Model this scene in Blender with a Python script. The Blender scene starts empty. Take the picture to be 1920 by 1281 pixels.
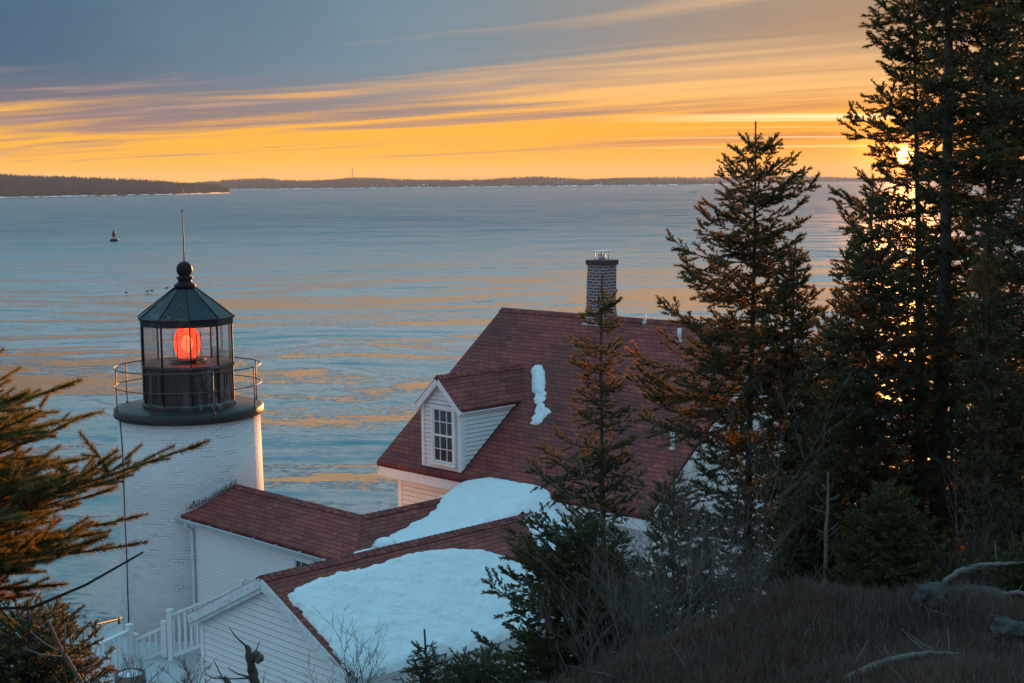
import bpy, bmesh, math, random
import numpy as np
from mathutils import Matrix, Vector, noise as mnoise

PI = math.pi
scene = bpy.context.scene
COL = scene.collection

# ------------------------------------------------------------------ camera
EYE = Vector((0.0, 0.0, 21.0))
FPX = 2750.0
PITCH = math.atan(300.5 / FPX)
ROT = (Matrix.Rotation(PI/2 - PITCH, 3, 'X') @ Matrix.Rotation(-0.0105, 3, 'Z'))
cam_d = bpy.data.cameras.new('camera')
cam = bpy.data.objects.new('camera', cam_d)
COL.objects.link(cam)
cam.matrix_world = Matrix.Translation(EYE) @ ROT.to_4x4()
cam_d.sensor_width = 36.0
cam_d.lens = FPX / 1920.0 * 36.0
cam_d.clip_start = 0.1
cam_d.clip_end = 60000.0
scene.camera = cam


def ray(px, py):
    return ROT @ Vector(((px - 960.0) / FPX, -(py - 640.5) / FPX, -1.0))


def at(px, py, Y):
    d = ray(px, py)
    return EYE + d * (Y / d.y)


def on_z(px, py, z):
    d = ray(px, py)
    return EYE + d * ((z - EYE.z) / d.z)


# building axes: U runs along the house ridge (towards the viewer, right), V runs away from the viewer
UD = Vector((0.701, -0.713, 0.0)).normalized()
VD = Vector((0.713, 0.701, 0.0)).normalized()
ORG = Vector((-7.24, 33.0, 0.0))


def W(u, v, z):
    return ORG + UD * u + VD * v + Vector((0, 0, z))


def on_plane(px, py, p0, n):
    d = ray(px, py)
    return EYE + d * ((p0 - EYE).dot(n) / d.dot(n))


def uvz(p):
    r = p - ORG
    return r.dot(UD), r.dot(VD), p.z


# ------------------------------------------------------------------ tagging
def tag(o, label=None, cat=None, group=None, kind=None):
    if label: o['label'] = label
    if cat: o['category'] = cat
    if group: o['group'] = group
    if kind: o['kind'] = kind
    return o


def empty(name, loc):
    o = bpy.data.objects.new(name, None)
    o.empty_display_size = 0.3
    COL.objects.link(o)
    o.location = loc
    return o


OFF = {}


class MB:
    def __init__(self):
        self.v = []; self.f = []; self.uv = []; self.smooth = []

    def face(self, pts, uvs=None, smooth=False):
        i = len(self.v)
        self.v.extend([tuple(p) for p in pts])
        self.f.append(tuple(range(i, i + len(pts))))
        self.uv.append(uvs if uvs else [(0, 0)] * len(pts))
        self.smooth.append(smooth)

    def idx(self, verts, faces, smooth=False):
        i = len(self.v)
        self.v.extend([tuple(p) for p in verts])
        for f in faces:
            self.f.append(tuple(i + k for k in f))
            self.uv.append([(0, 0)] * len(f))
            self.smooth.append(smooth)

    def obox(self, c, ax, ay, az, sx, sy, sz):
        """box centred c, unit axes, full sizes"""
        c = Vector(c); ax = Vector(ax) * sx / 2; ay = Vector(ay) * sy / 2; az = Vector(az) * sz / 2
        P = [c + ax * i + ay * j + az * k for k in (-1, 1) for j in (-1, 1) for i in (-1, 1)]
        self.idx(P, [(0, 2, 3, 1), (4, 5, 7, 6), (0, 1, 5, 4), (2, 6, 7, 3), (0, 4, 6, 2), (1, 3, 7, 5)])

    def ubox(self, u0, u1, v0, v1, z0, z1):
        self.obox(W((u0+u1)/2, (v0+v1)/2, (z0+z1)/2), UD, VD, (0, 0, 1), u1-u0, v1-v0, z1-z0)

    def beam(self, a, b, w, h, up=(0, 0, 1)):
        a = Vector(a); b = Vector(b); d = (b - a); L = d.length; d.normalize()
        s = d.cross(Vector(up)).normalized(); t = s.cross(d).normalized()
        self.obox((a + b) / 2, d, s, t, L, w, h)

    def tube(self, pts, rad, n=6, smooth=True, caps=True):
        pts = [Vector(p) for p in pts]
        if not hasattr(rad, '__len__'): rad = [rad] * len(pts)
        V = []; prev = None
        for i, p in enumerate(pts):
            d = (pts[min(i+1, len(pts)-1)] - pts[max(i-1, 0)])
            if d.length < 1e-9: d = Vector((0, 0, 1))
            d.normalize()
            if prev is None:
                up = Vector((0, 0, 1)) if abs(d.z) < 0.9 else Vector((1, 0, 0))
                s = d.cross(up).normalized()
            else:
                s = (prev - d * prev.dot(d)).normalized()
            prev = s
            t = d.cross(s)
            for k in range(n):
                a = 2 * PI * k / n
                V.append(p + (s * math.cos(a) + t * math.sin(a)) * rad[i])
        F = []
        for i in range(len(pts) - 1):
            for k in range(n):
                a = i*n + k; b = i*n + (k+1) % n
                F.append((a, b, b + n, a + n))
        if caps:
            F.append(tuple(range(n - 1, -1, -1)))
            F.append(tuple(range((len(pts)-1)*n, len(pts)*n)))
        self.idx(V, F, smooth)

    def lathe(self, c, prof, n=32, a0=0.0, smooth=True, caps=True):
        """prof list of (r,z) about vertical axis through c; z absolute offset"""
        c = Vector(c); V = []
        for r, z in prof:
            for k in range(n):
                a = a0 + 2 * PI * k / n
                V.append(c + Vector((r * math.cos(a), r * math.sin(a), z)))
        F = []
        for i in range(len(prof) - 1):
            for k in range(n):
                a = i*n + k; b = i*n + (k+1) % n
                F.append((a, b, b + n, a + n))
        if caps:
            F.append(tuple(range(n - 1, -1, -1)))
            F.append(tuple(range((len(prof)-1)*n, len(prof)*n)))
        self.idx(V, F, smooth)

    def build(self, name, mat, parent=None, label=None, cat=None, group=None, kind=None, loc=None, bevel=0):
        me = bpy.data.meshes.new(name)
        off = Vector(loc) if loc is not None else (Vector(OFF[parent.name]) if parent is not None else Vector((0, 0, 0)))
        vs = [(p[0]-off.x, p[1]-off.y, p[2]-off.z) for p in self.v]
        me.from_pydata(vs, [], self.f)
        uvl = me.uv_layers.new(name='UVMap')
        flat = []
        for u in self.uv:
            for a in u: flat.extend(a)
        uvl.data.foreach_set('uv', flat)
        me.polygons.foreach_set('use_smooth', self.smooth)
        if isinstance(mat, (list, tuple)):
            for m in mat: me.materials.append(m)
        elif mat: me.materials.append(mat)
        me.update()
        o = bpy.data.objects.new(name, me)
        COL.objects.link(o)
        if parent is not None: o.parent = parent
        elif loc is not None: o.location = loc
        if bevel:
            b = o.modifiers.new('bevel', 'BEVEL'); b.width = bevel; b.segments = 2; b.limit_method = 'ANGLE'
        tag(o, label, cat, group, kind)
        if parent is not None: OFF[o.name] = tuple(off)
        return o


def thing(name, loc, label, cat, group=None):
    e = empty(name, loc)
    OFF[e.name] = tuple(float(a) for a in loc)
    tag(e, label, cat, group)
    return e


def mesh_np(name, V, F, mat, parent=None, loc=(0, 0, 0), smooth=False):
    """V (n,3) world coords, F (m,k) all same k"""
    off = np.array(OFF[parent.name] if parent is not None else loc, dtype=np.float64)
    V = (np.asarray(V, dtype=np.float64) - off).astype(np.float32)
    F = np.asarray(F, dtype=np.int32)
    me = bpy.data.meshes.new(name)
    me.vertices.add(len(V)); me.vertices.foreach_set('co', V.ravel())
    k = F.shape[1]
    me.loops.add(F.size); me.loops.foreach_set('vertex_index', F.ravel())
    me.polygons.add(len(F))
    me.polygons.foreach_set('loop_start', np.arange(0, F.size, k, dtype=np.int32))
    me.polygons.foreach_set('loop_total', np.full(len(F), k, dtype=np.int32))
    if smooth: me.polygons.foreach_set('use_smooth', np.ones(len(F), dtype=bool))
    me.update(calc_edges=True)
    if mat: me.materials.append(mat)
    o = bpy.data.objects.new(name, me)
    COL.objects.link(o)
    if parent is not None: o.parent = parent
    else: o.location = loc
    return o


# ------------------------------------------------------------------ materials
class NT:
    def __init__(self, tree):
        self.t = tree; self.n = tree.nodes; self.l = tree.links

    def new(self, typ, **kw):
        nd = self.n.new(typ)
        for k, v in kw.items(): setattr(nd, k, v)
        return nd

    def _in(self, sock, v):
        if v is None: return
        if isinstance(v, bpy.types.NodeSocket): self.l.new(v, sock)
        else:
            if sock.type in ('RGBA',) and len(v) == 3: v = (*v, 1)
            sock.default_value = v

    def math(self, op, a, b=None, c=None, clamp=False):
        nd = self.new('ShaderNodeMath', operation=op, use_clamp=clamp)
        self._in(nd.inputs[0], a); self._in(nd.inputs[1], b); self._in(nd.inputs[2], c)
        return nd.outputs[0]

    def vmath(self, op, a, b=None, s=None):
        nd = self.new('ShaderNodeVectorMath', operation=op)
        self._in(nd.inputs[0], a)
        if b is not None: self._in(nd.inputs[1], b)
        if s is not None: self._in(nd.inputs['Scale'], s)
        return nd.outputs['Value'] if op in ('DOT_PRODUCT', 'LENGTH') else nd.outputs[0]

    def mix(self, f, a, b, blend='MIX'):
        nd = self.new('ShaderNodeMix', data_type='RGBA', blend_type=blend)
        self._in(nd.inputs[0], f); self._in(nd.inputs[6], a); self._in(nd.inputs[7], b)
        return nd.outputs[2]

    def ramp(self, f, stops, interp='LINEAR'):
        nd = self.new('ShaderNodeValToRGB')
        nd.color_ramp.interpolation = interp
        el = nd.color_ramp.elements
        while len(el) < len(stops): el.new(0.5)
        for e, (p, c) in zip(el, stops):
            e.position = p
            e.color = (c, c, c, 1) if not hasattr(c, '__len__') else (*c, 1)
        self._in(nd.inputs[0], f)
        return nd.outputs[0]

    def smooth(self, x, a, b):
        nd = self.new('ShaderNodeMapRange', interpolation_type='SMOOTHSTEP', clamp=True)
        self._in(nd.inputs[0], x); nd.inputs[1].default_value = a; nd.inputs[2].default_value = b
        return nd.outputs[0]

    def noise(self, vec, scale, detail=3, rough=0.5, dist=0.0, dim='3D', color=False):
        nd = self.new('ShaderNodeTexNoise', noise_dimensions=dim)
        self._in(nd.inputs['Vector'], vec)
        nd.inputs['Scale'].default_value = scale; nd.inputs['Detail'].default_value = detail
        nd.inputs['Roughness'].default_value = rough; nd.inputs['Distortion'].default_value = dist
        return nd.outputs[1] if color else nd.outputs[0]

    def mapping(self, vec, scale=(1, 1, 1), rot=(0, 0, 0), loc=(0, 0, 0)):
        nd = self.new('ShaderNodeMapping')
        self._in(nd.inputs[0], vec)
        nd.inputs['Location'].default_value = loc; nd.inputs['Rotation'].default_value = rot; nd.inputs['Scale'].default_value = scale
        return nd.outputs[0]

    def comb(self, x, y, z):
        nd = self.new('ShaderNodeCombineXYZ')
        self._in(nd.inputs[0], x); self._in(nd.inputs[1], y); self._in(nd.inputs[2], z)
        return nd.outputs[0]

    def sep(self, v):
        nd = self.new('ShaderNodeSeparateXYZ'); self._in(nd.inputs[0], v)
        return nd.outputs

    def bump(self, h, strength=0.5, dist=0.02, normal=None):
        nd = self.new('ShaderNodeBump')
        self._in(nd.inputs['Height'], h); nd.inputs['Strength'].default_value = strength; nd.inputs['Distance'].default_value = dist
        if normal is not None: self._in(nd.inputs['Normal'], normal)
        return nd.outputs[0]


def mat(name):
    m = bpy.data.materials.new(name); m.use_nodes = True
    nt = NT(m.node_tree)
    bs = nt.n['Principled BSDF']
    tc = nt.new('ShaderNodeTexCoord')
    return m, nt, bs, tc


def simple(name, col, rough=0.6, metal=0.0, var=0.15, scale=3.0, bump=0.0, bscale=20.0, spec=0.5, dirt=None, dirt_amt=0.5):
    m, nt, bs, tc = mat(name)
    n = nt.noise(tc.outputs['Object'], scale, 5, 0.6)
    c = nt.mix(n, tuple(x * (1 - var) for x in col), tuple(min(1, x * (1 + var)) for x in col))
    if dirt:
        n2 = nt.noise(tc.outputs['Object'], scale * 2.3, 6, 0.7)
        c = nt.mix(nt.math('MULTIPLY', nt.smooth(n2, 0.5, 0.68), dirt_amt), c, dirt)
    nt._in(bs.inputs['Base Color'], c)
    bs.inputs['Roughness'].default_value = rough; bs.inputs['Metallic'].default_value = metal
    bs.inputs['Specular IOR Level'].default_value = spec
    if bump:
        nt._in(bs.inputs['Normal'], nt.bump(nt.noise(tc.outputs['Object'], bscale, 5, 0.6), bump, 0.02))
    return m


M = {}
M['white_paint'] = simple('white_paint', (0.72, 0.72, 0.72), 0.5, var=0.06, scale=2.0, dirt=(0.45, 0.44, 0.42), dirt_amt=0.35)
M['siding'] = simple('siding', (0.70, 0.69, 0.69), 0.55, var=0.05, scale=1.5, dirt=(0.5, 0.49, 0.47), dirt_amt=0.2)
M['worn_white'] = simple('worn_white', (0.62, 0.63, 0.64), 0.6, var=0.1, scale=4.0, dirt=(0.22, 0.22, 0.22), dirt_amt=0.7)
M['soffit'] = simple('soffit', (0.7, 0.69, 0.7), 0.6, var=0.05)
M['iron'] = simple('iron', (0.014, 0.014, 0.017), 0.5, var=0.3, scale=6, spec=0.12, dirt=(0.05, 0.028, 0.02), dirt_amt=0.5, bump=0.15, bscale=40)
M['deck_iron'] = simple('deck_iron', (0.022, 0.019, 0.02), 0.5, var=0.4, scale=5, spec=0.3, dirt=(0.075, 0.052, 0.045), dirt_amt=0.8, bump=0.2, bscale=30)
M['rail_iron'] = simple('rail_iron', (0.045, 0.035, 0.03), 0.5, var=0.3, scale=9, dirt=(0.14, 0.05, 0.02), dirt_amt=0.8)
M['gutter'] = simple('gutter', (0.42, 0.42, 0.43), 0.4, var=0.15, scale=3, dirt=(0.12, 0.12, 0.12), dirt_amt=0.6)
M['dark_trim'] = simple('dark_trim', (0.06, 0.045, 0.04), 0.7)
M['cable'] = simple('cable', (0.02, 0.02, 0.02), 0.6)
M['bark'] = simple('bark', (0.07, 0.055, 0.045), 0.9, var=0.4, scale=12, bump=0.6, bscale=35)
M['bark_light'] = simple('bark_light', (0.17, 0.14, 0.12), 0.9, var=0.35, scale=12, bump=0.5, bscale=35)
M['twig'] = simple('twig', (0.13, 0.1, 0.085), 0.85, var=0.3, scale=8)
M['driftwood'] = simple('driftwood', (0.13, 0.11, 0.10), 0.85, var=0.3, scale=9, bump=0.5, bscale=30, dirt=(0.12, 0.1, 0.09))
M['rock'] = simple('rock', (0.04, 0.038, 0.036), 0.9, var=0.5, scale=5, bump=0.8, bscale=14, dirt=(0.025, 0.03, 0.018), dirt_amt=0.7)
M['chimney_cap'] = simple('chimney_cap', (0.62, 0.66, 0.68), 0.4, metal=0.3)
M['pvc'] = simple('pvc', (0.6, 0.6, 0.62), 0.5, var=0.08)
M['far_white'] = simple('far_white', (0.7, 0.7, 0.72), 0.7, var=0.15, scale=0.02)
M['far_roof'] = simple('far_roof', (0.25, 0.25, 0.28), 0.8, var=0.3, scale=0.02)
M['buoy_dark'] = simple('buoy_dark', (0.01, 0.012, 0.012), 0.6, spec=0.1)
M['wood_post'] = simple('wood_post', (0.16, 0.12, 0.1), 0.85, var=0.3, scale=6, bump=0.4, bscale=20)
M['curtain'] = simple('curtain', (0.35, 0.12, 0.08), 0.9, var=0.3)


def snow_mat():
    m, nt, bs, tc = mat('snow')
    o = tc.outputs['Object']
    n = nt.noise(o, 1.3, 5, 0.6)
    nt._in(bs.inputs['Base Color'], nt.mix(n, (0.63, 0.66, 0.70), (0.73, 0.75, 0.78)))
    bs.inputs['Roughness'].default_value = 0.75
    bs.inputs['Specular IOR Level'].default_value = 0.2
    h = nt.math('ADD', nt.noise(nt.mapping(o, (1, 1, 1), (0, 0, 0.8)), 3.2, 3, 0.5), nt.math('MULTIPLY', nt.noise(o, 30, 4, 0.6), 0.14))
    nt._in(bs.inputs['Normal'], nt.bump(h, 1.0, 0.12))
    return m
M['snow'] = snow_mat()


def shingle_mat():
    m, nt, bs, tc = mat('shingle')
    uv = tc.outputs['UV']
    br = nt.new('ShaderNodeTexBrick')
    br.offset = 0.5; br.squash = 1.0
    wv = nt.noise(uv, 0.7, 3, 0.5, color=True)
    uvw = nt.vmath('ADD', uv, nt.vmath('SCALE', nt.vmath('SUBTRACT', wv, (0.5, 0.5, 0.5)), s=0.06))
    nt._in(br.inputs['Vector'], uvw)
    br.inputs['Scale'].default_value = 1.0
    br.inputs['Brick Width'].default_value = 0.21; br.inputs['Row Height'].default_value = 0.115
    br.inputs['Mortar Size'].default_value = 0.009; br.inputs['Mortar Smooth'].default_value = 0.3; br.inputs['Bias'].default_value = -0.1
    nt._in(br.inputs['Color1'], (0.25, 0.25, 0.25)); nt._in(br.inputs['Color2'], (1, 1, 1)); nt._in(br.inputs['Mortar'], (0.0, 0.0, 0.0))
    # tab-to-tab tint: random per shingle of two sizes
    b2 = nt.new('ShaderNodeTexBrick'); b2.offset = 0.37
    nt._in(b2.inputs['Vector'], nt.vmath('ADD', uvw, (0.07, 0.0, 0.0)))
    b2.inputs['Scale'].default_value = 1.0; b2.inputs['Brick Width'].default_value = 0.37; b2.inputs['Row Height'].default_value = 0.115
    b2.inputs['Mortar Size'].default_value = 0.0
    nt._in(b2.inputs['Color1'], (0.0, 0.0, 0.0)); nt._in(b2.inputs['Color2'], (1, 1, 1))
    tint = nt.mix(0.42, br.outputs['Color'], b2.outputs['Color'])
    tint = nt.mix(br.outputs['Fac'], tint, (0, 0, 0))
    c = nt.ramp(tint, [(0.0, (0.075, 0.024, 0.024)), (0.15, (0.13, 0.036, 0.034)), (0.5, (0.20, 0.05, 0.044)), (0.8, (0.25, 0.064, 0.05)), (1.0, (0.32, 0.095, 0.065))])
    n = nt.noise(uv, 0.35, 4, 0.6)
    c = nt.mix(nt.smooth(n, 0.35, 0.65), nt.mix(1.0, c, (0.78, 0.78, 0.8), 'MULTIPLY'), nt.mix(1.0, c, (1.22, 1.02, 0.98), 'MULTIPLY'))
    st_ = nt.noise(nt.mapping(uv, (3.5, 0.35, 1)), 1.2, 5, 0.65)
    c = nt.mix(nt.math('MULTIPLY', nt.smooth(st_, 0.52, 0.72), 0.4), c, (0.085, 0.055, 0.05))
    g = nt.noise(uv, 60, 4, 0.7)
    c = nt.mix(0.5, c, nt.mix(g, (0.55, 0.55, 0.55), (1.4, 1.4, 1.4)), 'MULTIPLY')
    nt._in(bs.inputs['Base Color'], c)
    bs.inputs['Roughness'].default_value = 0.85
    bs.inputs['Specular IOR Level'].default_value = 0.3
    # each course laps the one below: sawtooth height
    s = nt.sep(uvw)
    saw = nt.math('FRACT', nt.math('DIVIDE', s[1], 0.115))
    h = nt.math('ADD', nt.math('MULTIPLY', nt.math('SUBTRACT', 1.0, saw), 0.6), nt.math('MULTIPLY', br.outputs['Fac'], -0.5))
    h = nt.math('ADD', h, nt.math('MULTIPLY', g, 0.25))
    nt._in(bs.inputs['Normal'], nt.bump(h, 0.9, 0.02))
    return m
M['shingle'] = shingle_mat()


def brick_mat(name, c1, c2, mortar, w, h, msize, axis_fn, bump=0.5, stain=None, zlight=None):
    m, nt, bs, tc = mat(name)
    vec = axis_fn(nt, tc)
    br = nt.new('ShaderNodeTexBrick')
    nt._in(br.inputs['Vector'], vec)
    br.inputs['Scale'].default_value = 1.0
    br.inputs['Brick Width'].default_value = w; br.inputs['Row Height'].default_value = h
    br.inputs['Mortar Size'].default_value = msize; br.inputs['Mortar Smooth'].default_value = 0.4
    nt._in(br.inputs['Color1'], c1); nt._in(br.inputs['Color2'], c2); nt._in(br.inputs['Mortar'], mortar)
    o = tc.outputs['Object']
    c = br.outputs['Color']
    if stain:
        crk = nt.math('MULTIPLY', br.outputs['Fac'], nt.smooth(nt.noise(nt.mapping(vec, (0.7, 2.6, 1)), 2.4, 6, 0.7), 0.50, 0.60))
        crk = nt.math('MULTIPLY', crk, nt.smooth(nt.noise(vec, 0.8, 2, 0.5), 0.40, 0.55))
        c = nt.mix(nt.math('MULTIPLY', crk, 0.85), c, (0.20, 0.20, 0.22))
        n = nt.noise(nt.mapping(o, (1, 1, 2.5)), 2.2, 8, 0.72)
        c = nt.mix(nt.math('MULTIPLY', nt.smooth(n, 0.56, 0.72), 0.6), c, stain)
        n3 = nt.noise(nt.mapping(o, (1, 1, 5)), 5.5, 6, 0.75)
        c = nt.mix(nt.math('MULTIPLY', nt.smooth(n3, 0.655, 0.70), 0.85), c, (0.12, 0.075, 0.055))
        n4 = nt.noise(o, 0.6, 4, 0.6)
        c = nt.mix(nt.math('MULTIPLY', n4, 0.5), c, nt.mix(1.0, c, (0.95, 0.86, 0.82), 'MULTIPLY'))
    nt._in(bs.inputs['Base Color'], c)
    bs.inputs['Roughness'].default_value = 0.7
    g = nt.noise(o, 14, 5, 0.6)
    hh = nt.math('ADD', nt.math('MULTIPLY', br.outputs['Fac'], -0.7), nt.math('MULTIPLY', g, 0.9))
    nt._in(bs.inputs['Normal'], nt.bump(hh, bump, 0.012))
    return m


def cyl_vec(nt, tc):
    s = nt.sep(tc.outputs['Object'])
    a = nt.math('ARCTAN2', s[1], s[0])
    return nt.comb(nt.math('MULTIPLY', a, 1.64), s[2], 0.0)
M['tower_brick'] = brick_mat('painted_brick', (0.60, 0.585, 0.59), (0.66, 0.65, 0.655), (0.57, 0.55, 0.55), 0.19, 0.064, 0.008, cyl_vec, 0.55, stain=(0.5, 0.46, 0.44))


def boxy_vec(nt, tc):
    s = nt.sep(tc.outputs['Object'])
    a = nt.math('ADD', s[0], s[1])     # runs along both faces of a chimney turned 45 degrees
    b = nt.math('SUBTRACT', s[0], s[1])
    return nt.comb(nt.math('ADD', nt.math('MULTIPLY', a, 0.7), nt.math('MULTIPLY', b, 0.7)), s[2], 0.0)
M['chimney_brick'] = brick_mat('chimney_brick', (0.085, 0.052, 0.055), (0.16, 0.09, 0.085), (0.36, 0.36, 0.37), 0.2, 0.07, 0.013, boxy_vec, 0.6)
M['chimney_dark'] = simple('chimney_dark', (0.06, 0.035, 0.03), 0.8, var=0.4, scale=8, bump=0.3)


def lantern_roof_mat():
    m, nt, bs, tc = mat('lantern_roof_iron')
    o = tc.outputs['Object']
    n = nt.noise(o, 7, 8, 0.75); n2 = nt.noise(o, 1.3, 3, 0.5)
    c = nt.mix(n2, (0.008, 0.012, 0.017), (0.018, 0.025, 0.032))
    c = nt.mix(nt.math('MULTIPLY', nt.smooth(n, 0.5, 0.62), nt.smooth(n2, 0.4, 0.6)), c, (0.12, 0.09, 0.075))
    c = nt.mix(nt.smooth(nt.noise(o, 15, 6, 0.7), 0.62, 0.68), c, (0.2, 0.17, 0.15))
    nt._in(bs.inputs['Base Color'], c)
    bs.inputs['Roughness'].default_value = 0.42
    bs.inputs['Specular IOR Level'].default_value = 0.25
    nt._in(bs.inputs['Normal'], nt.bump(nt.noise(o, 25, 4, 0.6), 0.2, 0.01))
    return m
M['lantern_roof'] = lantern_roof_mat()


def lantern_wall_mat():
    m, nt, bs, tc = mat('lantern_wall_paint')
    o = tc.outputs['Object']
    n = nt.noise(nt.mapping(o, (1, 1, 0.35)), 5, 8, 0.7); n2 = nt.noise(o, 1.1, 3, 0.5)
    c = nt.mix(n, (0.018, 0.013, 0.011), (0.05, 0.036, 0.03))
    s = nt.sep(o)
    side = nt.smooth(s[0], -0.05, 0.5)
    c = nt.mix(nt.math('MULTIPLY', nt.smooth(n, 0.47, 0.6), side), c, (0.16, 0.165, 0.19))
    nt._in(bs.inputs['Base Color'], c)
    bs.inputs['Roughness'].default_value = 0.5
    nt._in(bs.inputs['Normal'], nt.bump(n, 0.25, 0.01))
    return m
M['lantern_wall'] = lantern_wall_mat()


def glass_mat(name, tint=(0.85, 0.9, 0.92), gloss=0.12, rough=0.02):
    m, nt, bs, tc = mat(name)
    nt.n.remove(bs)
    out = nt.n['Material Output']
    tr = nt.new('ShaderNodeBsdfTransparent'); tr.inputs[0].default_value = (*tint, 1)
    gl = nt.new('ShaderNodeBsdfGlossy'); gl.inputs['Roughness'].default_value = rough; gl.inputs[0].default_value = (0.9, 0.95, 1, 1)
    fr = nt.new('ShaderNodeFresnel'); fr.inputs[0].default_value = 1.45
    f = nt.math('ADD', nt.math('MULTIPLY', fr.outputs[0], 0.6), gloss, clamp=True)
    mx = nt.new('ShaderNodeMixShader')
    nt._in(mx.inputs[0], f); nt.l.new(tr.outputs[0], mx.inputs[1]); nt.l.new(gl.outputs[0], mx.inputs[2])
    nt.l.new(mx.outputs[0], out.inputs[0])
    return m
M['glass'] = glass_mat('lantern_glass', (0.97, 0.90, 0.87), 0.02)
M['lens_glass'] = glass_mat('lens_glass', (0.9, 0.28, 0.2), 0.10, 0.15)

def window_glass():
    m, nt, bs, tc = mat('window_glass')
    n = nt.noise(tc.outputs['Object'], 2.5, 2)
    nt._in(bs.inputs['Base Color'], nt.mix(n, (0.015, 0.022, 0.025), (0.05, 0.07, 0.07)))
    bs.inputs['Roughness'].default_value = 0.06
    bs.inputs['Specular IOR Level'].default_value = 0.8
    nt._in(bs.inputs['Normal'], nt.bump(nt.noise(tc.outputs['Object'], 3, 2), 0.15, 0.02))
    return m
M['window_glass'] = window_glass()


def emit(name, col, s):
    m, nt, bs, tc = mat(name)
    bs.inputs['Base Color'].default_value = (*col, 1)
    bs.inputs['Emission Color'].default_value = (*col, 1)
    bs.inputs['Emission Strength'].default_value = s
    return m
M['lamp'] = emit('lamp_glow', (1.0, 0.36, 0.20), 1.05)
def lens_glow():
    m, nt, bs, tc = mat('lens_prisms')
    s = nt.sep(tc.outputs['Object'])
    band = nt.math('FRACT', nt.math('MULTIPLY', s[2], 18.0))
    c = nt.mix(nt.smooth(band, 0.1, 0.9), (0.5, 0.045, 0.02), (1.0, 0.24, 0.10))
    nt._in(bs.inputs['Base Color'], (0.4, 0.05, 0.03))
    nt._in(bs.inputs['Emission Color'], c)
    bs.inputs['Emission Strength'].default_value = 0.42
    bs.inputs['Roughness'].default_value = 0.2
    tr = nt.new('ShaderNodeBsdfTransparent'); tr.inputs[0].default_value = (1.0, 0.5, 0.4, 1)
    mx = nt.new('ShaderNodeMixShader'); mx.inputs[0].default_value = 0.55
    nt.l.new(tr.outputs[0], mx.inputs[1]); nt.l.new(bs.outputs[0], mx.inputs[2]); nt.l.new(mx.outputs[0], nt.n['Material Output'].inputs[0])
    return m
M['lens'] = lens_glow()


def needle_mat(name, c1, c2, transl=0.4, sunlit_tint=None):
    m, nt, bs, tc = mat(name)
    nt.n.remove(bs)
    out = nt.n['Material Output']
    o = tc.outputs['Object']
    n = nt.noise(o, 0.9, 3, 0.5); n2 = nt.noise(o, 7, 3, 0.6)
    c = nt.mix(nt.math('MULTIPLY_ADD', n2, 0.5, nt.math('MULTIPLY', n, 0.5)), c1, c2)
    if sunlit_tint: c = nt.mix(nt.math('MULTIPLY', nt.smooth(nt.noise(o, 0.75, 4, 0.6), 0.52, 0.66), 0.8), c, sunlit_tint)  # orange of sunlit foliage put into the needle colour in noise patches
    d = nt.new('ShaderNodeBsdfDiffuse'); nt._in(d.inputs[0], c)
    t = nt.new('ShaderNodeBsdfTranslucent'); nt._in(t.inputs[0], nt.mix(1.0, c, (1.7, 1.3, 0.7), 'MULTIPLY'))
    g = nt.new('ShaderNodeBsdfGlossy'); g.inputs['Roughness'].default_value = 0.45; nt._in(g.inputs[0], (0.6, 0.6, 0.6))
    m1 = nt.new('ShaderNodeMixShader'); m1.inputs[0].default_value = transl
    nt.l.new(d.outputs[0], m1.inputs[1]); nt.l.new(t.outputs[0], m1.inputs[2])
    m2 = nt.new('ShaderNodeMixShader'); m2.inputs[0].default_value = 0.04
    nt.l.new(m1.outputs[0], m2.inputs[1]); nt.l.new(g.outputs[0], m2.inputs[2])
    nt.l.new(m2.outputs[0], out.inputs[0])
    return m
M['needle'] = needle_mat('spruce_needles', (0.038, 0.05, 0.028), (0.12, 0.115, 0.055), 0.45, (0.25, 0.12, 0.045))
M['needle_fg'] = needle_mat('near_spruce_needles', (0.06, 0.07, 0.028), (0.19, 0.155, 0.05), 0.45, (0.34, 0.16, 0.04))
M['needle_green'] = needle_mat('young_spruce_needles', (0.035, 0.048, 0.016), (0.10, 0.10, 0.03))
M['needle_brown'] = needle_mat('brown_needles', (0.045, 0.035, 0.018), (0.14, 0.075, 0.03), 0.45)
M['heath'] = needle_mat('heath_stems', (0.028, 0.02, 0.02), (0.17, 0.115, 0.1), 0.2)
M['heath_rust'] = needle_mat('rusty_heath_stems', (0.08, 0.04, 0.025), (0.17, 0.09, 0.05), 0.2)
M['litter'] = needle_mat('dry_grass', (0.10, 0.08, 0.065), (0.24, 0.19, 0.15), 0.2)
M['far_tree'] = simple('far_forest', (0.045, 0.032, 0.034), 0.95, var=0.5, scale=0.01)


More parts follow.
